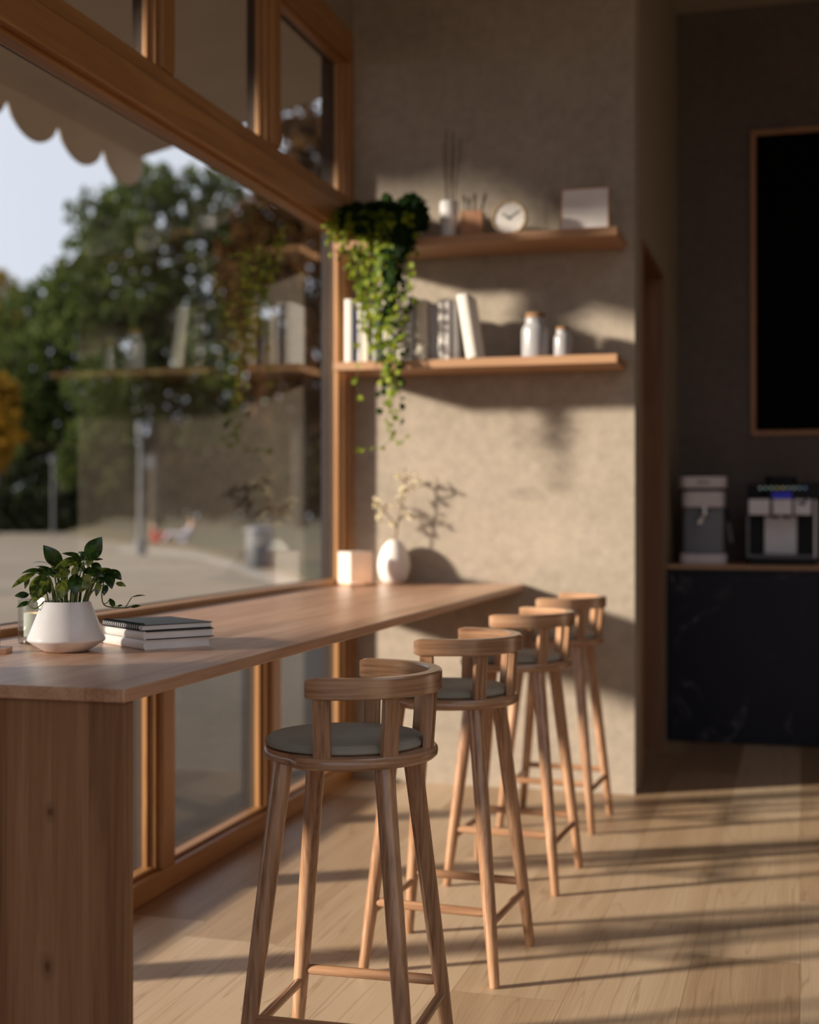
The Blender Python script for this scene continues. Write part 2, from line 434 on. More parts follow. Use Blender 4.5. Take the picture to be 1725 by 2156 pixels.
# shop window: transom beam, mullions, panes
win = thing('window_1', 'large oak framed shop window with transom panes above and low panes below', 'window', (WX, 0, 0), kind='structure')
GX = -.075
Y0, Y1 = 2.5, YB
M['clad'] = plain('dark outside cladding', (.02, .018, .019), .7, spec=.2)
def clad(y0, y1, z0, z1): return obj('outer_cladding', B().box(-.125, -.0815, y0, y1, z0, z1), 'clad', win, bevel=.004)
def ybeam(name, z0, z1, x0=-.08, x1=0, steps=()):
    b_ = B().box(x0, x1, Y0, Y1, z0, z1)
    for (a, c_, d, e) in steps: b_.box(max(a, x0), c_, Y0, Y1, d, e)
    clad(Y0, Y1, z0, z1)
    return obj(name, b_, 'frame_y', win, bevel=.006)
ybeam('bottom_rail', 0, .085, steps=[(-.12, -.03, .085, .10)])
ybeam('sill_rail', .93, 1.074)
ybeam('transom_beam', 2.885, 3.012, x1=.012, steps=[(-.12, -.02, 2.865, 2.886)])
ybeam('transom_sill', 3.022, 3.085, x1=-.008, steps=[(-.10, -.035, 3.085, 3.098)])
ybeam('head_rail', 3.80, 3.97, steps=[(-.10, -.03, 3.785, 3.80)])
obj('seal_strip', B().box(-.079, -.012, Y0, Y1, 3.011, 3.023), 'blackgloss', win)
MY = [(3.61, 3.71), (4.72, 4.82), (5.83, 5.93)]
def mullion(name, y0, y1, z0, z1, left=True, right=True):
    b_ = B().box(-.08, 0, y0, y1, z0, z1)
    if left: b_.box(-.08, -.024, y0 - .020, y0, z0, z1).box(-.073, -.05, y0 - .034, y0 - .020, z0, z1)
    if right: b_.box(-.08, -.024, y1, y1 + .020, z0, z1).box(-.073, -.05, y1 + .020, y1 + .034, z0, z1)
    clad(y0 - .012, min(YB, y1 + .012), z0, z1)
    return obj(name, b_, 'frame', win, bevel=.004)
for y0, y1 in MY:
    mullion('mullion', y0, y1, .085, .93)
    mullion('mullion', y0, y1, 3.085, 3.80)
mullion('jamb', 6.93, YB, .085, 3.80, right=False)
mullion('jamb', 2.5, 2.6, .085, 3.80, left=False)
ys = [2.6] + [y for p in MY for y in p] + [6.90]
for i in range(0, len(ys), 2):
    obj('glass_pane', B().box(GX - .006, GX, ys[i], ys[i + 1], .08, .935), 'glass', win, smooth=False)
    obj('glass_pane', B().box(GX - .006, GX, ys[i], ys[i + 1], 3.08, 3.805), 'glass', win, smooth=False)
obj('glass_pane', B().box(GX - .006, GX, 2.6, 6.90, 1.07, 2.89), 'glass', win, smooth=False)
w2 = thing('window_2', 'second wide window behind the viewer', 'window', (.9, -2.12, 0), kind='structure')
obj('frame', B().box(-3.0, 3.0, -.05, .05, .1, .17).box(-3.0, 3.0, -.05, .05, 4.23, 4.3).box(-3.0, -2.93, -.05, .05, .17, 4.23).box(2.93, 3.0, -.05, .05, .17, 4.23), 'frame', w2)
obj('glass_pane', B().box(-2.93, 2.93, -.004, .004, .17, 4.23), 'glass', w2, smooth=False)

w3 = thing('fill_skylight', 'unseen skylight added above the floor as fill light', 'window', (1.55, 2.8, ZC), kind='structure')  # added opening, never in view, to lift the fill on floor and table
obj('frame', B().box(-1.35, 1.35, -2.4, -2.32, 0, .2).box(-1.35, 1.35, 2.32, 2.4, 0, .2).box(-1.35, -1.27, -2.32, 2.32, 0, .2).box(1.27, 1.35, -2.32, 2.32, 0, .2), 'frame', w3)
obj('glass_pane', B().box(-1.27, 1.27, -2.32, 2.32, .17, .178), 'glass', w3, smooth=False)
# ------------------------------------------------------------------ long bar table
TZ = 1.051
tb = thing('bar_table', 'long oak bar table running along the shop window', 'table', (-1.83, 2.64, 0))
obj('tabletop', B().box(-.455, .455, 0, YB - 2.644, TZ - .030, TZ), 'table', tb, bevel=.005, seg=3)
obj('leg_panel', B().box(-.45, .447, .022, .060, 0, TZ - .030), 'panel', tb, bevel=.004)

# ------------------------------------------------------------------ stools
def stool_parts(t):
    n = 96; OX = -.009
    def rim(phi, grow=0):
        a = abs((phi + pi) % (2 * pi) - pi)
        k = min(1, max(0, (radians(120) - a) / radians(20))); k = k * k * (3 - 2 * k)
        return .203 + .027 * k + grow
    prof = [(-.026, .820), (-.008, .8215), (-.001, .828), (0, .836), (-.001, .844), (-.006, .850), (-.02, .852)]
    lp = [[(OX + (rim(2 * pi * i / n, g_)) * cos(2 * pi * i / n), rim(2 * pi * i / n, g_) * sin(2 * pi * i / n), z) for i in range(n)] for g_, z in prof]
    obj('seat', B().loops(lp), 'stool_arc', t)
    cu = [(0, .8525), (.188, .8525), (.1965, .8545), (.1985, .858), (.1975, .8655), (.187, .8735), (.182, .8745), (.11, .8755), (0, .8758)]
    obj('cushion', B().lathe(cu, 72, OX), 'cushion', t, angle=24)
    # curved back rail
    sweep = radians(97); n = 72; sect = [(.206, .991), (.208, .988), (.237, .988), (.240, .991), (.240, 1.034), (.236, 1.038), (.210, 1.038), (.206, 1.034)]
    b_ = B(); rings = []
    for i in range(n + 1):
        a = -sweep + 2 * sweep * i / n
        e = min(i, n - i); sh = .006 * (1 - min(1, e / 2.0)) ** 2
        ring = []
        for r, z in sect:
            rc, zc = .223, 1.013
            f_ = 1 - sh / .03
            ring.append(b_.bm.verts.new((OX + (rc + (r - rc) * f_) * cos(a), (rc + (r - rc) * f_) * sin(a), zc + (z - zc) * f_)))
        rings.append(ring)
    for a, c_ in zip(rings, rings[1:]):
        for i in range(8):
            j = (i + 1) % 8; b_.bm.faces.new((a[i], a[j], c_[j], c_[i]))
    b_.bm.faces.new(rings[0][::-1]); b_.bm.faces.new(rings[-1])
    obj('back_rail', b_, 'stool_arc', t)
    for deg in (-88, -44, 0, 44, 88):
        a = radians(deg)
        b_ = B()
        lo = [(r, w) for r, w in ((.2005, -.021), (.221, -.021), (.221, .021), (.2005, .021))]
        hi = [(r, w) for r, w in ((.211, -.0205), (.231, -.0205), (.231, .0205), (.211, .0205))]
        lps = []
        for pts, z in ((lo, .846), (lo, .852), (hi, .9895)):
            lps.append([(OX + r * cos(a) - w * sin(a), r * sin(a) + w * cos(a), z) for r, w in pts])
        obj('slat', b_.loops(lps), 'stool', t, bevel=.0025)
    def legpos(sx, sy, z):
        k = z / .824
        return Vector((sx * (.2115 + (.126 - .2115) * k), sy * (.214 + (.130 - .214) * k), z))
    def legrad(z): return .0155 + .0062 * min(1, z / .26) + .0028 * max(0, min(1, (z - .26) / .56))
    for sx in (-1, 1):
        for sy in (-1, 1):
            pts = [legpos(sx, sy, z) for z in (0, .004, .2, .45, .7, .822)]
            obj('leg', B().tube(pts, [legrad(0) - .003, legrad(0)] + [legrad(z) for z in (.2, .45, .7, .828)], 20), 'stool', t)
    for sy in (-1, 1):
        z = .215
        a, c_ = legpos(-1, sy, z), legpos(1, sy, z)
        d = (c_ - a).normalized() * .010; rr = .0135
        obj('stretcher', B().tube([a + d * .2, a + d * 1.4, a + d * 3, c_ - d * 3, c_ - d * 1.4, c_ - d * .2], [.008, .0115, rr, rr, .0115, .008], 16), 'stool_h', t)
    for sx in (-1, 1):
        z = .183
        a, c_ = legpos(sx, -1, z), legpos(sx, 1, z)
        d = (c_ - a).normalized() * .010; rr = .0125
        obj('stretcher', B().tube([a + d * .2, a + d * 1.4, a + d * 3, c_ - d * 3, c_ - d * 1.4, c_ - d * .2], [.008, .0105, rr, rr, .0105, .008], 16), 'stool_y', t)

SG = 'bar stools along the table'
st = thing('bar_stool', 'oak bar stool standing closest to the table leg panel, seat in shade', 'stool', (-1.082, 3.262, 0), radians(1.5), SG)
stool_parts(st)
dup(st, (-1.083, 4.277, 0), radians(-3.5), 'oak bar stool second from the table leg panel', SG)
dup(st, (-1.080, 5.308, 0), radians(-3), 'oak bar stool third from the table leg panel', SG)
dup(st, (-1.092, 6.318, 0), radians(-3), 'oak bar stool standing closest to the plaster shelf wall', SG)

# ------------------------------------------------------------------ plant in the white pot
def leaf_bm(b, base, tip, width, normal, fold=.25, droop=.12, heart=.25, mi=0, nseg=7):
    """a pointed leaf blade from base to tip, folded along its midrib"""
    base, tip = Vector(base), Vector(tip)
    d = tip - base; L = d.length; d.normalize()
    nrm = Vector(normal); nrm = (nrm - d * nrm.dot(d)).normalized()
    w = d.cross(nrm).normalized()
    mid, le, ri = [], [], []
    for i in range(nseg + 1):
        t = i / nseg
        hw = width * .5 * (sin(pi * min(1, t ** .72)) ** .85) * (1.0 if t < .6 else 1 - .12 * (t - .6) / .4)
        if i == 0: hw = width * .10
        if i == nseg: hw = 0
        back = -heart * width * .4 * (1 - min(1, t / .25)) if t < .25 else 0
        arch = droop * L * (4 * t * (1 - t))
        p = base + d * (L * t) + nrm * arch
        mid.append(b.bm.verts.new(p))
        if i < nseg:
            le.append(b.bm.verts.new(p + w * hw + nrm * hw * fold + d * back))
            ri.append(b.bm.verts.new(p - w * hw + nrm * hw * fold + d * back))
    for i in range(nseg):
        if i < nseg - 1:
            fs = [(mid[i], mid[i + 1], le[i + 1], le[i]), (mid[i], ri[i], ri[i + 1], mid[i + 1])]
        else:
            fs = [(mid[i], mid[i + 1], le[i]), (mid[i], ri[i], mid[i + 1])]
        for f_ in fs: b.bm.faces.new(f_).material_index = mi

pp = thing('potted_plant', 'variegated trailing plant in an angular white pot on the bar table', 'plant', (-1.899, 3.318, TZ), YAW)
prof = [(0, .0015), (.050, .0015), (.056, .0005), (.0625, .004), (.070, .0085), (.1010, .0285), (.1038, .0325), (.1030, .0365), (.0985, .046), (.0640, .1325), (.0622, .1345), (.0602, .1330), (.0600, .120), (.0600, .117)]
obj('pot', B().lathe(prof, 64), 'white', pp, angle=50)
obj('soil', B().lathe([(0, .119), (.03, .1205), (.0598, .1165)], 32), 'soil', pp)
K = .000367
def pt(cx, cy, dy=0): return Vector(((cx - 470) * K, dy, (935 - cy) * K))
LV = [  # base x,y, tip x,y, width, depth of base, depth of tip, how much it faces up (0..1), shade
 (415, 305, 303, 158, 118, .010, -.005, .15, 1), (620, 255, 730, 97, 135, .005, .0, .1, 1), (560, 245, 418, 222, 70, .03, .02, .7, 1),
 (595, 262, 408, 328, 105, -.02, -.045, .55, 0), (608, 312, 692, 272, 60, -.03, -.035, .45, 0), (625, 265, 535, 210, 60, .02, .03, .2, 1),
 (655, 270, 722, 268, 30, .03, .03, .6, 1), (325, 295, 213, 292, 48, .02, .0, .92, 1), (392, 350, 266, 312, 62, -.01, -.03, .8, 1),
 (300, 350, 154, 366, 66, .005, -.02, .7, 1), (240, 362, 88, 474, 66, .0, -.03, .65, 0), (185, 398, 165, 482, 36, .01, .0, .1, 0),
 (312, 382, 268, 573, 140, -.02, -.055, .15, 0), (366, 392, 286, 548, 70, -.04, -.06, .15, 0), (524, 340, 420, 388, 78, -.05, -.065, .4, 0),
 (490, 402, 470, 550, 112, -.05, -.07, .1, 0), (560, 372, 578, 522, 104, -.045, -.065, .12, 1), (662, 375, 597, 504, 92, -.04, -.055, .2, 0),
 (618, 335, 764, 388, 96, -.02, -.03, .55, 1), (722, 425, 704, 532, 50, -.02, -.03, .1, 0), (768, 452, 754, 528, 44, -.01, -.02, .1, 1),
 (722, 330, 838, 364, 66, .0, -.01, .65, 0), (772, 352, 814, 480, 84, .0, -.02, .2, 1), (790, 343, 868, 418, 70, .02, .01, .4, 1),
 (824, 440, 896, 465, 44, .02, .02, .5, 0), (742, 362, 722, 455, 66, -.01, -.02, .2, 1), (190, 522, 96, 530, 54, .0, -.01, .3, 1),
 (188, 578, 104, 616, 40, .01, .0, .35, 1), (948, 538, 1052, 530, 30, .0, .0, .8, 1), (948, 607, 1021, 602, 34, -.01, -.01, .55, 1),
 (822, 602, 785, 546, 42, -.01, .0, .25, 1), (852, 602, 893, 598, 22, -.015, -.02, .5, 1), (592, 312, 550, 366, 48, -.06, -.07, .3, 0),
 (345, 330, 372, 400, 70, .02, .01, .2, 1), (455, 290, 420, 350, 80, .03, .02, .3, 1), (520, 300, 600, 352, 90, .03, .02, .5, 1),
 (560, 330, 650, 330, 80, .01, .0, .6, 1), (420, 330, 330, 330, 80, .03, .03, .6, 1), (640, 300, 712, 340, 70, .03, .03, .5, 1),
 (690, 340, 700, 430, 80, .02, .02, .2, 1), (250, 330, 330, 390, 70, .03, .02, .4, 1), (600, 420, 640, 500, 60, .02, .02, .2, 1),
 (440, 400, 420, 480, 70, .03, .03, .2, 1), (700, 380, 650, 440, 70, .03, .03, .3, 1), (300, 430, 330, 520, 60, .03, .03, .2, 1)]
rl = random.Random(3)
for (bx, by, tx, ty, w, d0, d1, up, sh) in LV:
    b_ = B(); n_ = Vector((rl.uniform(-.25, .25), -(1 - up) - .12, up + .05))
    leaf_bm(b_, pt(bx, by, d0), pt(tx, ty, d1), w * K, n_, fold=rl.uniform(-.35, -.1), droop=rl.uniform(.05, .16))
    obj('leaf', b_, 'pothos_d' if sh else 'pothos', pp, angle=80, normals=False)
b_ = B()
def bez(p0, p1, p2, n=8): return [p0 * (1 - t) ** 2 + p1 * 2 * t * (1 - t) + p2 * t * t for t in [i / n for i in range(n + 1)]]
for i, (bx, by, tx, ty, w, d0, d1, up, sh) in enumerate(LV):
    if (bx < 200 or bx > 800) : continue
    q = pt(bx, by, d0); s0 = Vector((max(-.05, min(.05, (bx - 470) * K * .5 + rl.uniform(-.008, .008))), max(-.045, min(.045, d0 * .7)), .118))
    mid_ = Vector((s0.x + (q.x - s0.x) * .35, s0.y + (q.y - s0.y) * .35, max(q.z + .006, s0.z + .6 * (q.z - s0.z) + .02)))
    b_.tube(bez(s0, mid_, q), [.0022] * 5 + [.0017] * 4, 6)
obj('stem', b_, 'stem', pp)
b_ = B()
P = lambda *a: [pt(x, y, d) for x, y, d in a]
def smooth_path(pts, n=5):
    out = []
    for i in range(len(pts) - 1):
        p0 = pts[max(i - 1, 0)]; p1 = pts[i]; p2 = pts[i + 1]; p3 = pts[min(i + 2, len(pts) - 1)]
        for k in range(n):
            t = k / n
            out.append(.5 * ((2 * p1) + (p2 - p0) * t + (2 * p0 - 5 * p1 + 4 * p2 - p3) * t * t + (3 * p1 - p0 - 3 * p2 + p3) * t ** 3))
    out.append(pts[-1]); return out
b_.tube(smooth_path(P((620, 470, .0), (690, 385, .0), (742, 372, 0), (748, 430, -.01), (734, 520, -.01), (748, 590, -.01), (800, 610, -.01), (905, 616, -.01), (948, 606, -.01))), .0017, 6)
b_.tube(smooth_path(P((905, 616, -.01), (925, 580, -.005), (948, 540, 0))), .0013, 6)
b_.tube(smooth_path(P((750, 588, -.01), (775, 578, -.01), (786, 556, -.005))), .0012, 6)
b_.tube(smooth_path(P((800, 610, -.01), (835, 600, -.012), (852, 602, -.015))), .001, 6)
obj('vine', b_, 'stem', pp)
b_ = B()
b_.tube(smooth_path(P((330, 566, -.035), (285, 612, -.045), (240, 608, -.04), (206, 590, -.02), (212, 560, -.005), (236, 536, .0), (270, 480, .01))), .0019, 6)
b_.tube(smooth_path(P((222, 512, .0), (205, 512, 0), (190, 522, 0))), .0011, 6)
b_.tube(smooth_path(P((206, 585, -.02), (196, 578, -.01), (188, 578, .01))), .0011, 6)
obj('vine', b_, 'stem', pp)

# candle in a glass
cd = thing('jar_candle', 'lit white candle in a clear glass tumbler behind the potted plant', 'candle', (-2.094, 3.515, TZ), YAW)
gp = [(0, 0), (.060, 0), (.0633, .003), (.0633, .1235), (.0625, .1245), (.0610, .1235), (.0600, .022), (.057, .019), (0, .019)]
obj('glass_jar', B().lathe(gp, 48), 'jarglass', cd)
obj('wax', B().lathe([(0, .0195), (.047, .0195), (.0472, .021), (.0472, .084), (.046, .0855), (.02, .0845), (0, .084)], 40), 'wax', cd)
obj('wick', B().tube([(0, 0, .083), (.001, 0, .097)], .0012, 6), 'black', cd)
obj('flame', B().lathe([(0, .093), (.005, .100), (.0065, .107), (.0045, .119), (.0018, .131), (0, .139)], 16), 'flame', cd)

# wooden stand at the table end
sd = thing('wooden_stand', 'small oak block stand at the near left corner of the table', 'stand', (-2.084, 3.217, TZ), YAW + radians(3))
obj('base', B().box(-.11, .065, -.035, .035, 0, .0145), 'stool_h', sd, bevel=.0012)
obj('upright', B().box(-.09, .036, .005, .022, .0145, .075), 'stool_h', sd, bevel=.0012)

# notebooks
NG = 'stack of notebooks'
def book_stack():
    # books lie with local +x along the right-hand page edge and local +y along the spine, away to the left
    d_r = Vector((-1.585 + 1.708, 3.558 - 3.392, 0)); a0 = atan2(d_r.y, d_r.x)
    def hb(label, z, da, L, D_, H_, cover, spine):
        t = thing('hardback_notebook', label, 'notebook', (-1.708, 3.394, z), a0 + da, NG)
        c_ = .0022
        obj('pages', B().box(.003, L - .004, .0035, D_ - .0035, c_ + .0002, H_ - c_ - .0002), 'paper', t, bevel=.0006)
        obj('cover', B().box(.004, L, 0, D_, 0, c_).box(.004, L, 0, D_, H_ - c_, H_), cover, t, bevel=.0006)
        pts = [(.004 - .006 * cos(-pi / 2 + pi * i / 8), H_ / 2 + H_ / 2 * sin(-pi / 2 + pi * i / 8)) for i in range(9)]
        pts += [(.006, H_), (.006, H_ - c_), (.0025, H_ - c_ - .001), (.0025, c_ + .001), (.006, c_), (.006, 0)]
        obj('spine', B().loops([[(x, 0, zz) for x, zz in pts], [(x, D_, zz) for x, zz in pts]]), spine, t)
        return t
    hb('thick white hardback notebook at the bottom of the stack', TZ, 0, .205, .255, .0265, 'white_matt', 'white_matt')
    hb('dark covered hardback notebook in the middle of the stack', TZ + .0268, radians(-1.5), .212, .262, .0235, 'black', 'white_matt')
    z = TZ + .0506
    t = thing('spiral_notebook', 'black spiral bound notebook on top of the stack', 'notebook', (-1.716, 3.400, z), a0 + radians(.5), NG)
    L, D_, H_ = .216, .250, .0165
    obj('pages', B().box(.002, L - .003, .003, D_ - .003, .0022, H_ - .0022), 'paper', t, bevel=.0004)
    obj('cover', B().box(0, L, 0, D_, 0, .002).box(0, L, 0, D_, H_ - .002, H_), 'black', t, bevel=.0006)
    n = 18
    for i in range(n):
        y = .016 + (D_ - .032) * i / (n - 1)
        pts = [(.006 + .0125 * cos(a), y + .0012 * sin(a * .5), H_ / 2 + .0016 + .0096 * sin(a)) for a in [2 * pi * k / 20 for k in range(21)]]
        obj('ring', B().tube(pts, .0015, 6), 'blackgloss', t)
book_stack()

# lantern and vase at the wall end
ln = thing('paper_lantern', 'glowing square white lantern on a thin wooden board', 'lantern', (-2.175, 6.66, TZ), YAW + radians(32))
obj('base_board', B().box(-.079, .079, -.079, .079, 0, .011), 'shelf', ln, bevel=.002)
m, nt, b = new_mat('lantern paper'); M['lantern'] = m
setc(nt, b, (.86, .82, .78)); b.inputs['Roughness'].default_value = .7
tl = nd(nt, 'BsdfTranslucent', i_Color=(.92, .86, .80, 1)); mx = nd(nt, 'MixShader', i_0=.45, i_1=b.outputs[0], i_2=tl.outputs[0])
nt.links.new(mx.outputs[0], nt.nodes['Material Output'].inputs[0])
h = .065
sb = B().box(-h, h, -h, -h + .003, .012, .168).box(-h, h, h - .003, h, .012, .168).box(-h, -h + .003, -h + .003, h - .003, .012, .168).box(h - .003, h, -h + .003, h - .003, .012, .168).box(-h, h, -h, h, .168, .171)
obj('shade', sb, 'lantern', ln, smooth=False)
obj('flame', B().lathe([(0, .030), (.012, .035), (.014, .048), (.008, .064), (0, .075)], 16), emit_mat('lantern flame', (1, .55, .25), 18.0), ln)
va = thing('egg_vase', 'white egg shaped vase with a flowering twig beside the lantern', 'vase', (-2.044, 6.905, TZ))
vp = [(0, 0), (.045, 0), (.056, .004), (.072, .028), (.083, .065), (.0855, .095), (.080, .135), (.065, .178), (.045, .207), (.028, .222), (.021, .226), (.018, .224), (.018, .19)]
obj('body', B().lathe(vp, 48), 'white_matt', va, angle=60)
kx = .00246
def vpt(u, v, dy=0): return Vector(((u - 830) * kx, dy, (1228 - v) * kx))
b_ = B()
tw = [[(830, 1170, 0), (836, 1115, 0), (843, 1080, 0), (849, 1050, .005), (852, 1030, .01), (853, 1010, .01), (856, 997, .01)],
      [(836, 1110, 0), (828, 1095, -.02), (812, 1075, -.03), (798, 1060, -.03), (786, 1050, -.03)], [(852, 1035, .01), (862, 1028, .0), (876, 1018, -.01), (886, 1010, -.01)],
      [(840, 1095, 0), (850, 1085, .02), (862, 1080, .03)], [(812, 1075, -.03), (800, 1082, -.02), (794, 1086, -.02)], [(853, 1015, .01), (842, 1006, .02), (836, 1000, .02)]]
for p in tw: b_.tube(smooth_path([vpt(*q) for q in p]), .0042, 6)
obj('twig', b_, 'twig', va)
b_ = B(); rb = random.Random(8)
for (u, v, r_, n) in [(788, 1052, 7, 5), (796, 1058, 6, 4), (800, 1083, 8, 6), (850, 1040, 7, 6), (852, 1030, 5, 3), (858, 1000, 7, 5), (836, 1002, 6, 4), (876, 1016, 8, 6), (884, 1010, 5, 3), (862, 1084, 9, 7), (830, 1106, 6, 4), (820, 1065, 5, 3), (845, 1055, 4, 2)]:
    for _ in range(n):
        c_ = vpt(u + rb.gauss(0, r_ * .7), v + rb.gauss(0, r_ * .7), rb.uniform(-.03, .02))
        for k in range(4):
            a = rb.uniform(0, 6.28); e = Vector((cos(a), rb.uniform(-.8, .8), sin(a))).normalized()
            leaf_bm(b_, c_, c_ + e * .016, .010, Vector((rb.uniform(-1, 1), -1, rb.uniform(-1, 1))), nseg=3)
obj('blossom', b_, 'blossom', va, normals=False)

# ------------------------------------------------------------------ shelves and what stands on them
SY = 6.63; SX0, SX1 = -2.283, -.85
for nm, zt, lab in (('wall_shelf_board', 2.180, 'lower oak wall shelf holding the row of books'), ('wall_shelf_board', 2.790, 'upper oak wall shelf holding the clock and ivy')):
    t = obj('wall_shelf', B().box(SX0, SX1, SY, YB, zt - .043, zt), 'shelf', bevel=.003)
    tag(t, lab, 'shelf', 'wall shelves')
Z1, Z2 = 2.180, 2.790
# books: x0, x1, height, setback, material
BG = 'books on the lower shelf'
BK = [(-2.228, -2.186, .318, .0, 'bk_white', 'tall white book at the window end of the row'), (-2.185, -2.162, .277, .006, 'navy', 'slim navy book beside the tall white one'),
      (-2.160, -2.136, .322, .004, 'bk_lilac', 'slim pale lilac grey book right of the navy one'), (-2.134, -2.096, .256, .0, 'bk_cream', 'short cream book just left of the hanging ivy'),
      (-2.094, -2.060, .262, .012, 'bk_grey', 'grey book behind the left of the ivy'), (-2.058, -2.034, .262, .01, 'navy', 'second navy book behind the ivy'),
      (-2.032, -1.998, .300, .015, 'bk_cream', 'cream book hidden behind the middle of the ivy'), (-1.996, -1.952, .290, .012, 'bk_lilac', 'lilac grey book behind the right of the ivy'),
      (-1.950, -1.906, .272, .008, 'bk_cream', 'cream book just right of the ivy strands'), (-1.900, -1.866, .318, .004, 'bk_grey', 'grey book with a pale top right of the ivy'),
      (-1.858, -1.800, .300, .006, 'bk_cream', 'thick cream book in the open part of the row'), (-1.798, -1.745, .285, .05, 'bk_grey', 'thick grey book set back in the row'),
      (-1.742, -1.712, .300, .012, 'bk_white', 'narrow white book before the pair of thin ones'), (-1.710, -1.682, .302, .016, 'bk_lilac', 'thin lilac grey book next to the narrow white one'),
      (-1.680, -1.656, .288, .03, 'bk_grey', 'thin grey book leaned on by the slanting one')]
M['bk_white'] = plain('white book cloth', (.80, .77, .72), .7); M['bk_lilac'] = plain('lilac grey book cloth', (.60, .57, .56), .7)
M['bk_cream'] = plain('cream book cloth', (.68, .63, .53), .7); M['bk_grey'] = plain('grey book cloth', (.50, .49, .50), .7)
def book(x0, x1, h_, sb_, mat, label, tilt=0, depth=.2):
    w = x1 - x0
    t = thing('book', label, 'book', (x0, SY + .012 + sb_, Z1 + .0005), 0, BG)
    c_ = .003
    cv = B().box(0, c_, .004, depth, 0, h_).box(w - c_, w, .004, depth, 0, h_)
    sp_ = B(); n = 8
    lo = [(w / 2 - w / 2 * cos(pi * i / n), .005 - .006 * sin(pi * i / n)) for i in range(n + 1)] + [(w, .008), (0, .008)]
    sp_.prism(lo, 0, h_)
    objs = [obj('cover', cv, mat, t), obj('spine', sp_, mat, t), obj('pages', B().box(c_ + .0002, w - c_ - .0002, .0085, depth - .004, .003, h_ - .004), 'paper', t)]
    t.rotation_euler = (0, tilt, 0)
    return t
for a in BK: book(*a)
lt = radians(-9.0)
book(-1.594, -1.540, .318, .0, 'bk_white', 'large pale book leaning left at the end of the row', tilt=lt, depth=.2)
# jars
JG = 'lidded jars on the lower shelf'
M['frost'] = plain('frosted jar glass', (.34, .34, .36), .3, spec=.4)
for (x, y, s_, lab) in ((-1.272, 6.765, 1.0, 'large pale glass jar with a cork lid on the lower shelf'), (-1.134, 6.765, .68, 'small pale glass jar beside the larger one')):
    t = thing('lidded_jar', lab, 'jar', (x, y, Z1), 0, JG)
    jp = [(0, 0), (.058, 0), (.066, .004), (.068, .012), (.068, .135), (.064, .155), (.052, .170), (.049, .176), (.049, .190), (.052, .193), (.052, .200), (.047, .202), (0, .202)]
    obj('body', B().lathe([(r * s_, z * s_) for r, z in jp], 40), 'frost', t)
    obj('lid', B().lathe([(r * s_, z * s_) for r, z in [(0, .202), (.046, .202), (.047, .206), (.048, .222), (.046, .226), (0, .226)]], 32), 'cork', t)
# reed diffuser
t = thing('reed_diffuser', 'white cylinder diffuser with tall dark reeds on the upper shelf', 'diffuser', (-1.712, 6.76, Z2))
obj('bottle', B().lathe([(0, 0), (.042, 0), (.046, .004), (.047, .19), (.044, .196), (.024, .199), (.020, .198), (.020, .17)], 40), 'white', t)
rr = random.Random(21)
for (x0, x1, y1, z1) in ((-.004, -.035, .02, .50), (-.006, -.010, -.02, .56), (.004, .02, .0, .55), (.008, .055, .03, .52), (.0, .035, -.03, .47)):
    obj('reed', B().tube([(x0, 0, .02), (x1, y1, z1)], .0026, 6), 'reed', t)
# brush cup
t = thing('brush_cup', 'square wooden cup of dark brushes beside the reed diffuser', 'cup', (-1.583, 6.735, Z2), radians(4))
b_ = B().box(-.055, .055, -.055, .055, 0, .008).box(-.055, .055, -.055, -.046, .008, .128).box(-.055, .055, .046, .055, .008, .128).box(-.055, -.046, -.046, .046, .008, .128).box(.046, .055, -.046, .046, .008, .128)
obj('cup_body', b_, 'cupwood', t, bevel=.002)
t2g = 'brushes in the wooden cup'
for i, (x0, x1, h_, lab) in enumerate(((-.018, -.042, .208, 'dark brush leaning left in the wooden cup'), (-.006, -.020, .200, 'dark brush second from the left in the cup'), (.008, .004, .222, 'thick dark brush standing upright in the cup'), (.010, .058, .222, 'dark brush leaning right in the wooden cup'))):
    q = thing('brush', lab, 'brush', (-1.583, 6.735, Z2 + .009), 0, t2g)
    a = Vector((x0, -.01 + .008 * i, 0)); e = Vector((x1, -.02 + .02 * i, h_))
    obj('handle', B().tube([a, a.lerp(e, .8)], [.003, .0045], 8), 'black', q)
    obj('tip', B().tube([a.lerp(e, .8), a.lerp(e, .84), a.lerp(e, .95), e], [.0045, .007, .006, .002], 8), 'reed', q)
# clock
t = thing('table_clock', 'round white clock with grey hands on the upper shelf', 'clock', (-1.394, 6.735, Z2))
ROTX = Matrix.Rotation(radians(90), 4, 'X')
def disc(prof, z, mat, name, parent, n=56):
    b_ = B().lathe(prof, n); b_.bm.transform(Matrix.Translation((0, 0, z)) @ ROTX)
    return obj(name, b_, mat, parent)
CR = .0875
disc([(CR - .007, -.004), (CR, -.003), (CR, .022), (CR - .003, .025), (CR - .009, .025), (CR - .009, .018)], CR, 'gold', 'rim', t)
disc([(0, .0), (CR - .0085, .0), (CR - .0085, .0185), (0, .0185)], CR, 'white_matt', 'face', t)
def hand(name, ang, L, w):
    b_ = B().box(-w / 2, w / 2, -.0215, -.0195, -.012, L); b_.bm.transform(Matrix.Translation((0, 0, CR)) @ Matrix.Rotation(ang, 4, 'Y'))
    return obj(name, b_, 'handgrey', t)
M['handgrey'] = plain('grey clock hand', (.22, .22, .22), .5)
hand('hour_hand', radians(-58), .042, .009); hand('minute_hand', radians(58), .060, .007)
b_ = B()
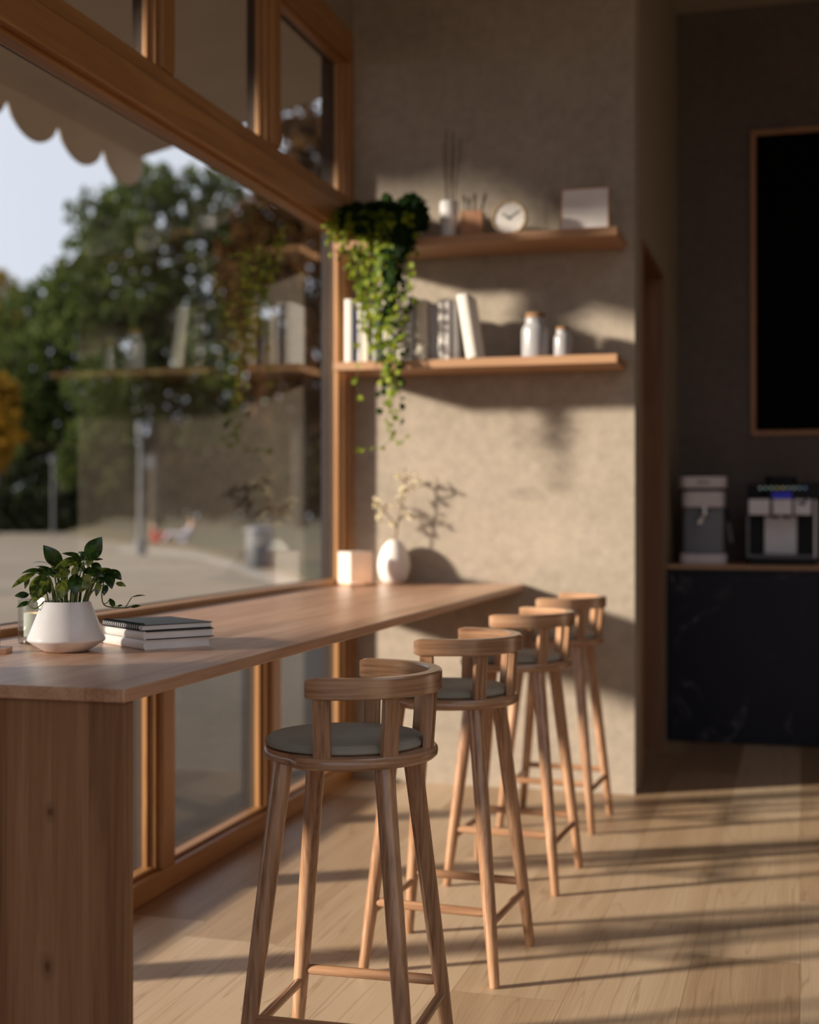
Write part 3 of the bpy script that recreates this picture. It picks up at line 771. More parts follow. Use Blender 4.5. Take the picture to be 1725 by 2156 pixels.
for k in range(12):
    a = k * pi / 6
    q = B().box(-.0012, .0012, -.0200, -.0184, .066, .075)
    q.bm.transform(Matrix.Translation((0, 0, CR)) @ Matrix.Rotation(a, 4, 'Y'))
    me_ = bpy.data.meshes.new('tmp'); q.bm.to_mesh(me_); b_.bm.from_mesh(me_); q.bm.free(); bpy.data.meshes.remove(me_)
obj('hour_marks', b_, 'handgrey', t)
obj('foot', B().box(-.03, .03, -.024, .004, 0, .004), 'gold', t)
# picture frame
t = thing('picture_frame', 'blank white picture in a thin wood frame leaning on the wall', 'frame', (-1.045, 6.86, Z2), 0)
fw, fh, bw = .2475, .262, .0075
tilt = Matrix.Rotation(radians(-9), 4, 'X')
b_ = B().box(-fw / 2, fw / 2, 0, .014, 0, bw).box(-fw / 2, fw / 2, 0, .014, fh - bw, fh).box(-fw / 2, -fw / 2 + bw, 0, .014, bw, fh - bw).box(fw / 2 - bw, fw / 2, 0, .014, bw, fh - bw)
b_.bm.transform(tilt); obj('frame_border', b_, 'cupwood', t, bevel=.0008)
b_ = B().box(-fw / 2 + bw, fw / 2 - bw, .005, .011, bw, fh - bw); b_.bm.transform(tilt)
M['mount'] = plain('picture paper', (.90, .87, .87), .7)
obj('picture_sheet', b_, 'mount', t, smooth=False)

# hanging ivy
iv = thing('hanging_ivy', 'bright green ivy trailing from a pot on the upper shelf', 'plant', (-1.955, 6.78, Z2))
obj('pot', B().lathe([(0, 0), (.075, 0), (.082, .005), (.105, .105), (.108, .11), (.102, .11), (.098, .095), (0, .095)], 40), 'white', iv)
ri = random.Random(17)
kv = .002352
IVX = -1.955
def ipt(u, v, y):   # a point y in front of / behind the pot centre, as an offset from the pot base
    r = (u - 862.5) / 2912; Y = 6.78 + y
    D = Y / (r * sin(YAW) + cos(YAW))
    return Vector((max(-2.262, D * (r * cos(YAW) - sin(YAW))) - IVX, y, CAMZ + (1076 - v) / 2912 * D - Z2))
def ivy_leaf(b_, p, size, mi, nrm=None):
    a = ri.uniform(-2.6, -.5)
    d = Vector((cos(a), ri.uniform(-.6, .3), sin(a))).normalized()
    n_ = nrm or Vector((ri.uniform(-.7, .5), -1, ri.uniform(-.2, .9)))
    leaf_bm(b_, p, p + d * size, size * 1.0, n_, fold=ri.uniform(-.3, .3), droop=.1, heart=.5, mi=mi, nseg=4)
FR = -.195           # hanging plane, in front of the shelf edge
VN = [(692, 512, .9), (697, 562, .5), (706, 500, 1), (716, 540, .9), (726, 520, 1), (738, 566, 1), (746, 590, 1), (750, 632, 1), (754, 650, .9), (760, 842, .42), (762, 690, 1), (768, 640, 1),
      (772, 728, .9), (778, 700, 1), (784, 740, .9), (788, 690, 1), (794, 770, 1), (799, 730, 1), (803, 800, 1), (808, 770, 1), (812, 868, 1), (816, 800, 1), (820, 905, .8), (824, 850, 1), (829, 780, 1), (833, 918, .8),
      (838, 860, 1), (842, 890, .6), (845, 790, 1), (849, 760, .9), (853, 715, .8), (857, 690, .8), (862, 640, .9), (868, 615, .6), (828, 640, 1), (800, 620, 1), (780, 600, 1), (840, 640, 1)]
for (u, ve, dens) in VN:
    if u > 838: dens *= .6
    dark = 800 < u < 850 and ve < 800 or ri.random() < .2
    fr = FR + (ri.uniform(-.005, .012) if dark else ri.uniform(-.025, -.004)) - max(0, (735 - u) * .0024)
    u0 = 808 + (u - 808) * .62
    pts = [ipt(u0, 455, -.05), ipt(u0 * .4 + u * .6, 446, -.12), ipt(u, 468, fr)]
    v = 468; du = 0
    while v < ve - 25:
        v += 24; du = du * .7 + ri.uniform(-5, 5)
        pts.append(ipt(u + du, v, fr + ri.uniform(-.012, .004)))
    pts.append(ipt(u + du, ve, fr))
    b_ = B(); sm_ = smooth_path(pts, 4)
    b_.tube(sm_, .0013, 5, mi=1)
    acc = 0; step = .028 / dens
    for a, c_ in zip(sm_[3:], sm_[4:]):
        acc += (c_ - a).length
        while acc > step:
            acc -= step * ri.uniform(.55, 1.6)
            p = c_ + Vector((ri.gauss(0, .011), -abs(ri.gauss(0, .010)), ri.gauss(0, .006)))
            ivy_leaf(b_, p, ri.uniform(.018, .038), 0)
    obj('vine', b_, ['ivy_shade' if dark else 'ivy', 'stem'], iv, normals=False, smooth=False)
for path in ([(832, 905), (822, 925), (806, 940), (786, 946), (766, 943), (752, 942)], [(826, 912), (836, 928), (848, 926), (860, 916)]):
    b_ = B(); sm_ = smooth_path([ipt(u, v, FR) for u, v in path], 4); b_.tube(sm_, .0014, 5, mi=1)
    for p in sm_[::4]: ivy_leaf(b_, p + Vector((0, 0, ri.uniform(-.01, .01))), ri.uniform(.018, .028), 0)
    obj('vine', b_, ['ivy', 'stem'], iv, normals=False, smooth=False)
b_ = B()
for (u, v, ru, rv, y, n) in ((866, 446, 34, 38, .0, 420), (805, 452, 50, 34, -.02, 420), (756, 450, 46, 28, -.06, 300), (722, 448, 28, 18, -.10, 90), (815, 416, 12, 12, 0, 24), (866, 418, 18, 14, .02, 60), (845, 470, 30, 32, -.10, 260), (843, 505, 24, 40, -.215, 170), (822, 585, 13, 75, -.215, 110), (862, 455, 36, 42, -.03, 300), (770, 470, 40, 24, -.17, 120)):
    for _ in range(n):
        d = Vector((ri.gauss(0, 1), ri.gauss(0, 1), ri.gauss(0, 1))).normalized() * (ri.random() ** .35)
        p = ipt(u + d.x * ru, v - d.z * rv, y + d.y * min(ru, 40) * kv)
        p.y = min(p.y, .165 if p.z > .02 else -.185); p.x = max(p.x, -2.25 - IVX)
        ivy_leaf(b_, p, ri.uniform(.026, .044), 0, Vector((d.x * .6 + ri.uniform(-.4, .4), d.y - .4, d.z + .3)))
obj('foliage', b_, ['ivy_shade'], iv, normals=False, smooth=False)

# ------------------------------------------------------------------ coffee counter, machines, blackboard
ct = thing('coffee_counter', 'black marble counter with a wooden worktop edge', 'counter', (XP + .004, 8.69, 0))
obj('carcass', B().box(.006, 2.2, .022, .74, 0, 1.068), 'blackgloss', ct, smooth=False)
obj('worktop', B().box(0, 2.22, -.004, .745, 1.070, 1.095), 'shelf', ct, bevel=.003)
obj('front_panel', B().box(.004, .905, 0, .020, .006, 1.040), 'marble', ct, bevel=.0015)
obj('front_panel', B().box(.911, 2.2, 0, .020, .006, 1.040), 'marble', ct, bevel=.0015)
obj('top_band', B().box(.004, 2.2, .004, .020, 1.044, 1.069), 'marble', ct, bevel=.001)
CZ = 1.096
def rbox(w, d, z0, z1, r=.03, n=6):
    pts = []
    for (sx, sy, a0) in ((1, 1, 0), (-1, 1, pi / 2), (-1, -1, pi), (1, -1, 3 * pi / 2)):
        for i in range(n + 1):
            a = a0 + pi / 2 * i / n
            pts.append((sx * (w / 2 - r) + r * cos(a), sy * (d / 2 - r) + r * sin(a)))
    return [[(x, y, z) for x, y in pts] for z in (z0, z1)]
t = thing('espresso_machine', 'pale grey espresso machine with one portafilter at the left of the counter', 'coffee machine', (-.602, 8.98, CZ), radians(3))
obj('base', B().loops(rbox(.29, .34, 0, .062, .05)), 'grey', t, bevel=.006)
obj('drip_grid', B().loops(rbox(.24, .20, .0625, .068, .03)), 'blackgloss', t)
obj('column', B().loops(rbox(.262, .15, .062, .36, .02)), 'darkgrey', t, bevel=.004)
bpy.data.objects[t.children[-1].name].location = (0, .09, 0)
obj('brew_head', B().loops(rbox(.262, .30, .355, .455, .045)), 'grey', t, bevel=.006)
obj('head_band', B().loops(rbox(.268, .30, .456, .474, .045)), 'blackgloss', t)
obj('top_cover', B().loops(rbox(.288, .32, .475, .548, .05)), 'grey', t, bevel=.007)
obj('tray', B().loops(rbox(.255, .29, .548, .560, .05)), 'blackgloss', t)
b_ = B()
for i, w in enumerate((.014, .016, .016, .014)): b_.box(-.038 + i * .020, -.038 + i * .020 + w, -.1615, -.158, .504, .520)
obj('badge', b_, 'darkgrey', t)
vv = B().prism([(-.10, -.02), (.10, -.02), (.02, .10), (-.05, .10)], 0, .02)
obj('group_shroud', B().loops([[(-.11, -.05, .355), (.11, -.05, .355), (.11, .02, .355), (-.11, .02, .355)], [(-.055, -.05, .25), (.03, -.05, .25), (.03, .02, .25), (-.055, .02, .25)]]), 'blackgloss', t)
obj('group_head', B().sphere((.005, -.10, .318), .032, sz=1.1).lathe([(0, .345), (.03, .345), (.03, .356), (0, .356)], 20, .005, -.10), 'chrome', t)
pf = obj('portafilter', B().lathe([(0, .26), (.022, .262), (.027, .272), (.027, .288), (0, .29)], 20, -.015, -.09), 'chrome', t)
obj('handle', B().tube([(-.015, -.10, .274), (-.018, -.16, .270), (-.02, -.24, .262)], [.010, .012, .013], 10), 'chrome', pf)
wd = obj('steam_wand', B().tube([(.135, -.02, .34), (.150, -.04, .30), (.152, -.05, .26)], .009, 10), 'blackgloss', t)
obj('grip', B().tube([(.152, -.05, .26), (.160, -.055, .20), (.170, -.06, .13)], [.014, .014, .013], 10), 'darkgrey', wd)

t = thing('automatic_coffee_machine', 'black bean-to-cup coffee machine with silver panels and lit icons', 'coffee machine', (-.128, 8.96, CZ), radians(2))
obj('base', B().loops(rbox(.40, .42, 0, .045, .015)), 'blackgloss', t, bevel=.004)
obj('back_body', B().box(-.205, .205, .02, .21, .045, .50), 'blackgloss', t, bevel=.004)
obj('control_head', B().box(-.207, .207, -.19, .02, .400, .505), 'blackgloss', t, bevel=.006)
obj('bean_hopper', B().loops(rbox(.19, .22, .505, .548, .03)), 'blackgloss', t, bevel=.006)
bpy.data.objects[t.children[-1].name].location = (.125, 0, 0)
for x0, x1 in ((-.195, -.070), (-.052, .062), (.076, .175)):
    obj('silver_panel', B().box(x0, x1, -.196, -.186, .308, .404), 'steel', t, bevel=.003)
obj('panel_backing', B().box(-.205, .205, -.186, .02, .305, .400), 'blackgloss', t)
obj('spout_block', B().box(-.10, .095, -.05, .02, .062, .300), 'steel', t, bevel=.006)
obj('spout', B().box(-.05, -.02, -.09, -.052, .285, .306).box(.02, .05, -.09, -.052, .285, .306), 'blackgloss', t)
obj('side_post', B().box(-.206, -.192, -.19, -.17, .045, .306), 'darkgrey', t, bevel=.002)
obj('side_post', B().box(.192, .206, -.19, -.17, .045, .400), 'steel', t, bevel=.002)
obj('drip_tray', B().box(-.19, .19, -.19, .018, .045, .060), 'darkgrey', t, bevel=.002)
obj('knob', B().tube([(.10, -.20, .385), (.13, -.205, .372), (.145, -.205, .40)], .008, 8), 'blackgloss', t)
IC = [(.55, .6, .6), (.35, .6, .5), (.45, .65, .6), (.6, .6, .3), (.75, .7, .45), (.4, .6, .6), (.5, .6, .65), (.3, .5, .55), (.25, .3, .7)]
for i, c_ in enumerate(IC):
    b_ = B().lathe([(0, -.001), (.0085, -.001), (.0085, .002), (0, .002)], 14); b_.bm.transform(Matrix.Translation((-.125 + i * .033, -.1915, .472)) @ Matrix.Rotation(radians(90), 4, 'X'))
    obj('icon_light', b_, emit_mat('icon glow %d' % i, c_, .16), t)
obj('display', B().box(-.055, .06, -.193, -.189, .408, .446), emit_mat('blue display', (.01, .012, .25), .35), t)
bb = thing('blackboard', 'tall black menu board in a slim wood frame on the dark wall', 'board', (-.327, YF, 0))
b_ = B().box(0, 1.4, -.03, 0, 1.925, 1.957).box(0, 1.4, -.03, 0, 3.908, 3.94).box(0, .032, -.03, 0, 1.957, 3.908).box(1.368, 1.4, -.03, 0, 1.957, 3.908)
obj('frame_border', b_, 'cupwood', bb, bevel=.003)
M['slate'] = plain('slate black', (.003, .003, .004), .9, spec=.08)
obj('writing_surface', B().box(.032, 1.368, -.018, -.001, 1.957, 3.908), 'slate', bb, smooth=False)

# ------------------------------------------------------------------ outside
def wp(u, D): r = (u - 862.5) / 2912; return D * (r * cos(YAW) - sin(YAW)), D * (r * sin(YAW) + cos(YAW))
GZ = -.10
struct('ground', B().box(-260, 60, -60, 330, GZ - .3, GZ), 'plaza', 'beige paved plaza outside the window', 'ground', smooth=False)

aw = thing('awning', 'beige canvas awning with a scalloped edge outside the window', 'awning', (-2.40, 0, 0))
AX, AZ0, AZ1 = -5.2 + 2.40, 4.96, 4.325
AY0, AY1 = -.6, 10.3
obj('canopy', B().loops([[(0, AY0, AZ0), (AX, AY0, AZ1), (AX, AY0, AZ1 + .02), (0, AY0, AZ0 + .02)], [(0, AY1, AZ0), (AX, AY1, AZ1), (AX, AY1, AZ1 + .02), (0, AY1, AZ0 + .02)]]), 'awning', aw, smooth=False)
pitch = .6705; prof = [(AY0, 3.99)]
pts = []
y = AY1
ys_ = []
bot = []
k = 0
while y > AY0:
    for i in range(13):
        a = i / 12
        yy = y - pitch * a
        bot.append((yy, 4.215 - .189 * (sin(pi * a) ** .62)))
    y -= pitch
top = [(bot[-1][0], 4.335), (bot[0][0], 4.335)]
poly = bot + top
obj('valance', B().loops([[(AX - .006, yy, zz) for yy, zz in poly], [(AX + .006, yy, zz) for yy, zz in poly]]), 'awning', aw, smooth=False)

M['dark_strip'] = plaster('darkened ground', (.028, .024, .021), sc=.25, contrast=.4)  # added strip: its dark colour dims the ground seen through the low panes
struct('dark_strip', B().box(-9.2, -2.42, -8, 40, GZ, GZ + .012), 'dark_strip', 'added strip coloured dark to deepen the ground along the shop front', 'added strip', smooth=False)

def tree(name, label, u, D, blobs, mat, n, leaf, seed, trunk_r=.35, gap=.19, group='trees beyond the plaza'):
    """blobs: (du, dv up from horizon px, r px) as seen at distance D, turned into metres"""
    rt = random.Random(seed); k = D / 2912
    x, y = wp(u, D)
    t = thing(name, label, 'tree', (x, y, GZ), YAW, group)
    bl = [(du * k, rt.uniform(-.5, .5) * r * k, dv * k + CAMZ - GZ, r * k) for du, dv, r in blobs]
    topz = max(b_[2] for b_ in bl)
    tb_ = B().tube([(0, 0, 0), (rt.uniform(-.2, .2), 0, topz * .3), (rt.uniform(-.4, .4), 0, topz * .6), (0, 0, topz * .9)], [trunk_r, trunk_r * .8, trunk_r * .55, trunk_r * .15], 10)
    for (bx, by, bz, br) in bl:
        tb_.tube([(0, 0, max(.5, bz * .55)), (bx * .5, by * .5, bz * .8), (bx, by, bz)], [trunk_r * .4, trunk_r * .25, trunk_r * .08], 6)
    obj('trunk', tb_, 'bark', t)
    tot = sum(b_[3] ** 2 for b_ in bl)
    vs, fs = [], []
    for (bx, by, bz, br) in bl:
        for _ in range(int(n * br * br / tot)):
            d = Vector((rt.gauss(0, 1), rt.gauss(0, 1), rt.gauss(0, 1))).normalized()
            rr_ = br * (rt.random() ** .33) * (1 + .28 * noise.noise(d * 2.3 + Vector((bx, by, bz))))
            p = Vector((bx, by, bz)) + d * rr_
            if p.z < .3 or noise.noise(p * .72 + Vector((seed * 3.1, 0, 0))) > gap: continue
            e1 = Vector((rt.gauss(0, 1), rt.gauss(0, 1), rt.gauss(0, 1))).normalized()
            e2 = e1.cross(Vector((rt.gauss(0, 1), rt.gauss(0, 1), rt.gauss(0, 1)))).normalized()
            s_ = leaf * rt.uniform(.6, 1.3); i0 = len(vs)
            vs += [p - e1 * s_, p + e2 * s_ * .5 + e1 * .1 * s_, p + e1 * s_, p - e2 * s_ * .5 + e1 * .1 * s_]
            fs.append((i0, i0 + 1, i0 + 2, i0 + 3))
    me = bpy.data.meshes.new('crown'); me.from_pydata([tuple(v) for v in vs], [], fs); me.materials.append(M[mat])
    o = bpy.data.objects.new('crown', me); C.objects.link(o); o.parent = t
    return t
tree('broadleaf_tree', 'tallest deep green tree in the middle of the glass', 330, 92, [(0, 640, 90), (-110, 600, 90), (110, 640, 95), (-60, 480, 130), (100, 490, 130), (200, 560, 80), (-150, 420, 100), (0, 340, 130), (150, 340, 110), (-80, 240, 100), (90, 220, 90)], 'tg', 15000, .40, 1, .5)
tree('broadleaf_tree', 'green tree left of the tallest one', 130, 120, [(0, 470, 70), (-70, 400, 80), (40, 360, 95), (-60, 290, 90), (20, 230, 100), (-100, 200, 80)], 'tg', 7000, .48, 2, .4)
tree('autumn_tree', 'russet brown tree beside the window pier', 630, 80, [(0, 820, 60), (40, 760, 80), (-20, 680, 80), (-70, 600, 80), (60, 620, 90), (-90, 500, 90), (50, 500, 100), (-60, 390, 100), (60, 370, 100), (-40, 270, 90), (60, 250, 90)], 'tb', 11000, .38, 3, .45)
tree('golden_tree', 'golden yellow tree at the left edge of the glass', -10, 86, [(0, 240, 50), (10, 180, 55), (-20, 140, 60)], 'ty', 3200, .36, 4, .2)
tree('autumn_tree', 'tawny tree behind the golden one', -5, 127, [(0, 460, 50), (20, 400, 60), (-40, 400, 60), (-20, 320, 80)], 'tyo', 3600, .42, 5, .3)
tree('broadleaf_tree', 'blackish green tree above the dark hedge', 110, 137, [(0, 200, 70), (50, 130, 80), (-60, 120, 80), (0, 60, 80), (70, 50, 60)], 'td', 6000, .45, 6, .3)
tree('broadleaf_tree', 'blackish tree at the left behind the golden tree', 0, 152, [(0, 240, 80), (30, 150, 90), (-50, 140, 80), (0, 60, 70)], 'td', 5200, .48, 7, .3)
tree('broadleaf_tree', 'low olive tree behind the lamp post', 300, 128, [(0, 170, 70), (-60, 110, 70), (60, 120, 70), (0, 60, 80), (-90, 50, 60), (90, 50, 60)], 'to', 6000, .42, 8, .25)
tree('broadleaf_tree', 'low olive tree to the right of the lamp post', 450, 112, [(0, 190, 70), (-60, 120, 70), (60, 130, 75), (0, 70, 75), (-80, 50, 60), (80, 50, 60)], 'to', 6000, .42, 9, .25)
tree('autumn_tree', 'low russet tree behind the litter bin', 570, 121, [(0, 190, 80), (-70, 130, 70), (70, 140, 80), (0, 70, 80), (-80, 55, 60), (80, 55, 60)], 'tb', 6000, .42, 10, .25)
tree('broadleaf_tree', 'low olive tree close to the window pier', 700, 104, [(0, 230, 80), (-70, 150, 80), (60, 140, 80), (0, 70, 80), (-70, 50, 60)], 'to', 6000, .42, 12, .25)
tree('broadleaf_tree', 'low green tree between the hedge and the lamp post', 205, 106, [(0, 150, 60), (-40, 90, 60), (40, 90, 60), (0, 40, 60)], 'tg', 4400, .42, 13, .25)
def street_tree(name, label, x, y, cz, r, zs, n, leaf, seed):
    rt = random.Random(seed)
    t = thing(name, label, 'tree', (x, y, GZ))
    tb_ = B().tube([(0, 0, 0), (.05, 0, 2), (0, .05, cz)], [.13, .11, .05], 10)
    for k in range(7):
        a = k * 2.4; tb_.tube([(0, 0, cz - 1.0 + .15 * k), (.5 * r * cos(a), .5 * r * sin(a), cz - .2), (.9 * r * cos(a), .9 * r * sin(a), cz + .3 * zs)], [.04, .025, .01], 6)
    obj('trunk', tb_, 'bark', t)
    vs, fs = [], []
    for _ in range(n):
        d = Vector((rt.gauss(0, 1), rt.gauss(0, 1), rt.gauss(0, 1))).normalized() * (rt.random() ** .4)
        p = Vector((d.x * r, d.y * r, cz + d.z * r * zs))
        e1 = Vector((rt.gauss(0, 1), rt.gauss(0, 1), rt.gauss(0, 1))).normalized(); e2 = e1.cross(Vector((rt.gauss(0, 1), 1, 0))).normalized()
        s_ = leaf * rt.uniform(.6, 1.3); i0 = len(vs)
        vs += [p - e1 * s_, p + e2 * s_ * .6, p + e1 * s_, p - e2 * s_ * .6]; fs.append((i0, i0 + 1, i0 + 2, i0 + 3))
    me = bpy.data.meshes.new('crown'); me.from_pydata([tuple(v) for v in vs], [], fs); me.materials.append(M['tg'])
    o = bpy.data.objects.new('crown', me); C.objects.link(o); o.parent = t
street_tree('street_tree', 'young green street tree outside to the left of the view', -11.2, -3.1, 5.3, 1.75, .9, 800, .16, 77)
def hedge(name, label, u0, u1, D, v_top, mat, n, seed):
    rt = random.Random(seed); x0, y0 = wp(u0, D); x1, y1 = wp(u1, D); k = D / 2912
    t = thing(name, label, 'hedge', ((x0 + x1) / 2, (y0 + y1) / 2, GZ), YAW)
    Lh = (u1 - u0) * k / 2; H_ = v_top * k + CAMZ - GZ
    vs, fs = [], []
    for _ in range(n):
        px = rt.uniform(-Lh, Lh); zmax = H_ * (.82 + .18 * noise.noise(Vector((px * .4, seed, 0))))
        p = Vector((px, rt.uniform(-1.2, 1.2), rt.uniform(0.1, zmax)))
        e1 = Vector((rt.gauss(0, 1), rt.gauss(0, 1), rt.gauss(0, 1))).normalized(); e2 = e1.cross(Vector((rt.gauss(0, 1), 1, 0))).normalized()
        s_ = rt.uniform(.25, .5); i0 = len(vs)
        vs += [p - e1 * s_, p + e2 * s_ * .6, p + e1 * s_, p - e2 * s_ * .6]; fs.append((i0, i0 + 1, i0 + 2, i0 + 3))
    me = bpy.data.meshes.new('foliage'); me.from_pydata([tuple(v) for v in vs], [], fs); me.materials.append(M[mat])
    o = bpy.data.objects.new('foliage', me); C.objects.link(o); o.parent = t
    return t
hedge('clipped_hedge', 'blackish clipped hedge at the left across the plaza', -60, 190, 98, 60, 'td', 3200, 31)
hedge('clipped_hedge', 'brownish shrub hedge behind the seated people', 150, 760, 146, 130, 'to', 6000, 32)
# lawn banks
def from_px(u, v, z=GZ):
    D = 2912 * (CAMZ - z) / (v - 1076); return wp(u, D)
edge = [(-80, 1104), (100, 1112), (190, 1134), (300, 1148), (380, 1152), (440, 1163), (490, 1176), (560, 1192), (620, 1212), (680, 1236), (730, 1262)]
near = [from_px(u, v) for u, v in edge]
far = [wp(u, 150) for u in (-120, 60, 160, 260, 340, 420, 500, 580, 660, 740, 900)]
b_ = B(); rows = []
for tt, zz in ((0, GZ - .02), (.0, GZ + .06), (.04, GZ + .12), (.35, GZ + .5), (.7, GZ + .75), (1, GZ + .8)):
    rows.append([b_.bm.verts.new((a[0] + (c_[0] - a[0]) * tt, a[1] + (c_[1] - a[1]) * tt, zz)) for a, c_ in zip(near, far)])
for a, c_ in zip(rows, rows[1:]):
    for i in range(len(a) - 1): b_.bm.faces.new((a[i], a[i + 1], c_[i + 1], c_[i]))
struct('lawn', b_, 'lawn', 'grass bank scattered with fallen leaves across the plaza', 'lawn')
b_ = B(); pl = [(250, 1160), (330, 1164), (420, 1176), (480, 1194), (540, 1216), (620, 1236), (690, 1262)]
lo_ = [from_px(u, v) for u, v in pl]; hi_ = [from_px(u, v - (9 if i < 3 else 13)) for i, (u, v) in enumerate(pl)]
vs1 = [b_.bm.verts.new((x, y, GZ + .004)) for x, y in lo_]; vs2 = [b_.bm.verts.new((x, y, GZ + .004)) for x, y in hi_]
vs1b = [b_.bm.verts.new((x, y, GZ - .05)) for x, y in lo_]; vs2b = [b_.bm.verts.new((x, y, GZ - .05)) for x, y in hi_]
for i in range(len(pl) - 1):
    b_.bm.faces.new((vs1[i], vs1[i + 1], vs2[i + 1], vs2[i])); b_.bm.faces.new((vs1[i], vs1b[i], vs1b[i + 1], vs1[i + 1])); b_.bm.faces.new((vs2[i], vs2b[i], vs2b[i + 1], vs2[i + 1]))
struct('path', b_, 'path', 'pale paved path beside the grass bank', 'path', smooth=False)

x, y = wp(296, 48)
t = thing('lamp_post', 'grey street lamp post standing on the plaza', 'lamp post', (x, y, GZ), YAW)
obj('base', B().lathe([(0, 0), (.22, 0), (.22, .5), (.14, .6), (0, .6)], 16), 'metal_post', t)
obj('pole', B().tube([(0, 0, .6), (0, 0, 2.6), (0, 0, 4.0)], [.10, .085, .07], 12), 'metal_post', t)
obj('lamp_head', B().lathe([(0, 3.9), (.08, 3.95), (.12, 4.05), (.15, 4.4), (.10, 4.6), (0, 4.65)], 16), 'metal_post', t)
obj('sign', B().box(.08, .5, -.03, .03, 3.0, 3.45), 'metal_post', t)
x, y = wp(112, 82)
t = thing('lamp_post', 'slim dark post before the hedge at the left', 'lamp post', (x, y, GZ), YAW)
obj('pole', B().tube([(0, 0, 0), (0, 0, 4.4)], .07, 10), 'metal_post', t)
obj('lamp_head', B().lathe([(0, 4.35), (.2, 4.4), (.25, 4.7), (0, 4.9)], 12), 'metal_post', t)
x, y = wp(546, 37)
t = thing('litter_bin', 'dark grey round litter bin at the edge of the grass', 'bin', (x, y, GZ), YAW)
obj('bin_body', B().lathe([(0, 0), (.32, 0), (.36, .06), (.37, .95), (.34, 1.0), (0, 1.0)], 24), 'metal_post', t)
obj('bin_lid', B().lathe([(0, 1.0), (.39, 1.0), (.39, 1.06), (.2, 1.12), (0, 1.13)], 24), 'darkgrey', t)

def seated_person(label, u, D, zb, top_mat, leg_mat, face, recline=.15, sc=1.0):
    x, y = wp(u, D)
    t = thing('person', label, 'person', (x, y, zb), YAW + face, None)
    def skin_obj(name, joints, edges, radii, mat, root=0):
        me = bpy.data.meshes.new(name); me.from_pydata([tuple(Vector(j) * sc) for j in joints], edges, [])
        me.materials.append(M[mat]); o = bpy.data.objects.new(name, me); C.objects.link(o); o.parent = t
        md = o.modifiers.new('skin', 'SKIN'); md.use_smooth_shade = True
        for i, r in enumerate(radii): me.skin_vertices[0].data[i].radius = (r * sc, r * sc)
        me.skin_vertices[0].data[root].use_root = True
        o.modifiers.new('sub', 'SUBSURF').levels = 1
        return o
    rx = -recline
    J = [(0, 0, .12), (rx * .4, 0, .33), (rx, 0, .56), (rx * 1.1, 0, .66), (rx * 1.05, 0, .74), (rx * 1.0 + .02, 0, .84),
         (.0, .10, .12), (.42, .13, .42), (.62, .13, .06), (.74, .13, .03), (.0, -.10, .12), (.42, -.13, .40), (.62, -.13, .06), (.74, -.13, .03),
         (rx, .19, .55), (rx + .06, .25, .32), (.22, .20, .34), (.29, .19, .35), (rx, -.19, .55), (rx + .06, -.25, .32), (.22, -.20, .34), (.29, -.19, .35)]
    E_ = [(0, 1), (1, 2), (2, 3), (3, 4), (4, 5), (0, 6), (6, 7), (7, 8), (8, 9), (0, 10), (10, 11), (11, 12), (12, 13), (2, 14), (14, 15), (15, 16), (16, 17), (2, 18), (18, 19), (19, 20), (20, 21)]
    Rr = [.14, .13, .14, .055, .085, .085, .09, .06, .045, .04, .09, .06, .045, .04, .06, .045, .035, .035, .06, .045, .035, .035]
    skin_obj('body', J, E_, Rr, 'skin')
    ji = [0, 1, 2, 14, 15, 16, 18, 19, 20]
    skin_obj('jacket', [J[i] for i in ji], [(0, 1), (1, 2), (2, 3), (3, 4), (4, 5), (2, 6), (6, 7), (7, 8)], [.17, .17, .17, .085, .07, .055, .085, .07, .055], top_mat)
    li = [0, 6, 7, 8, 10, 11, 12]
    skin_obj('trousers', [J[i] for i in li], [(0, 1), (1, 2), (2, 3), (0, 4), (4, 5), (5, 6)], [.155, .12, .085, .065, .12, .085, .065], leg_mat)
    hx, hz = (rx * 1.03 + .005) * sc, .82 * sc
    obj('hair', B().sphere((hx - .025 * sc, 0, hz + .035 * sc), .105 * sc, sub=2), 'hair', t)
    return t
seated_person('person in a red jacket sitting on the grass bank', 328, 62, .02, 'red', 'red', 0, .12, 1.05)
seated_person('person in pale grey clothes reclining on the grass bank', 385, 61, .02, 'lgrey', 'lgrey', pi, .3, 1.25)

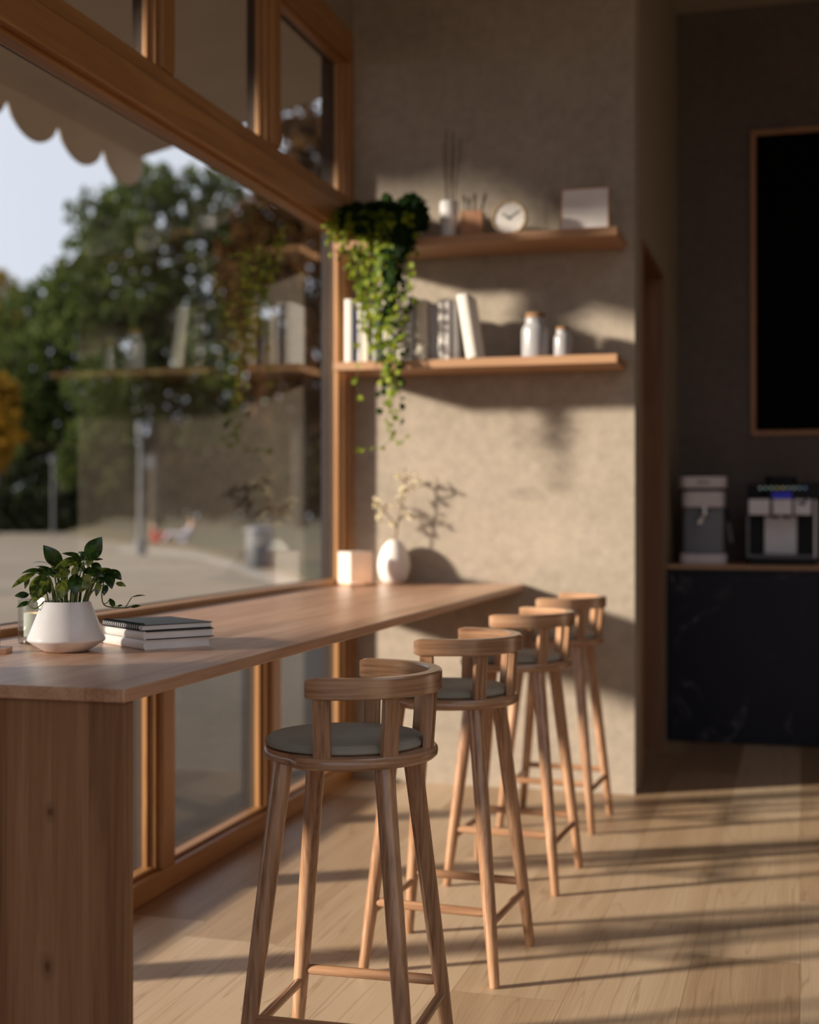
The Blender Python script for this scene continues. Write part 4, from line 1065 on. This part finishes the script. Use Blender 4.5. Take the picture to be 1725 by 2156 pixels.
# ------------------------------------------------------------------ light
sun = bpy.data.lights.new('sunlight', 'SUN'); sun.energy = 10.0; sun.color = (1.0, .855, .70); sun.angle = radians(4.4)
so = bpy.data.objects.new('sunlight', sun); C.objects.link(so)
az, el = radians(30), radians(15)
dirv = Vector((cos(az) * cos(el), sin(az) * cos(el), -sin(el)))
so.rotation_euler = dirv.to_track_quat('-Z', 'Y').to_euler(); so.location = (-8, -4, 5)
w = bpy.data.worlds.new('overcast sky'); S.world = w; w.use_nodes = True
bg = w.node_tree.nodes['Background']; bg.inputs[0].default_value = (.81, .84, .95, 1); bg.inputs[1].default_value = 1.05
pl_ = bpy.data.lights.new('candle_light', 'POINT'); pl_.energy = .25; pl_.color = (1, .55, .25); pl_.shadow_soft_size = .01
po = bpy.data.objects.new('candle_light', pl_); C.objects.link(po); po.location = (-2.094, 3.515, TZ + .115)
pl_ = bpy.data.lights.new('lantern_light', 'POINT'); pl_.energy = 8.0; pl_.color = (1, .80, .66); pl_.shadow_soft_size = .015
po = bpy.data.objects.new('lantern_light', pl_); C.objects.link(po); po.location = (-2.175, 6.66, TZ + .06)

# ------------------------------------------------------------------ camera
cam = bpy.data.cameras.new('camera'); co = bpy.data.objects.new('camera', cam); C.objects.link(co)
co.location = (0, 0, CAMZ); co.rotation_euler = (radians(90), 0, YAW)
cam.sensor_fit = 'HORIZONTAL'; cam.sensor_width = 36; cam.lens = 36 * 2912 / 1725
cam.shift_y = -2 / 1725
cam.clip_end = 1000; cam.clip_start = .05
cam.dof.use_dof = True; cam.dof.focus_distance = 3.5; cam.dof.aperture_fstop = cam.lens / 1000 / .0285
S.camera = co
S.view_settings.view_transform = 'Standard'; S.view_settings.look = 'None'; S.view_settings.gamma = 1; S.view_settings.use_curve_mapping = False
S.view_settings.exposure = 0
S.cycles.use_denoising = True
S.cycles.max_bounces = 10; S.cycles.diffuse_bounces = 5; S.cycles.glossy_bounces = 4; S.cycles.transparent_max_bounces = 16; S.cycles.transmission_bounces = 6
S.cycles.caustics_reflective = False; S.cycles.caustics_refractive = False
S.cycles.sample_clamp_indirect = 6
S.cycles.adaptive_threshold = .02
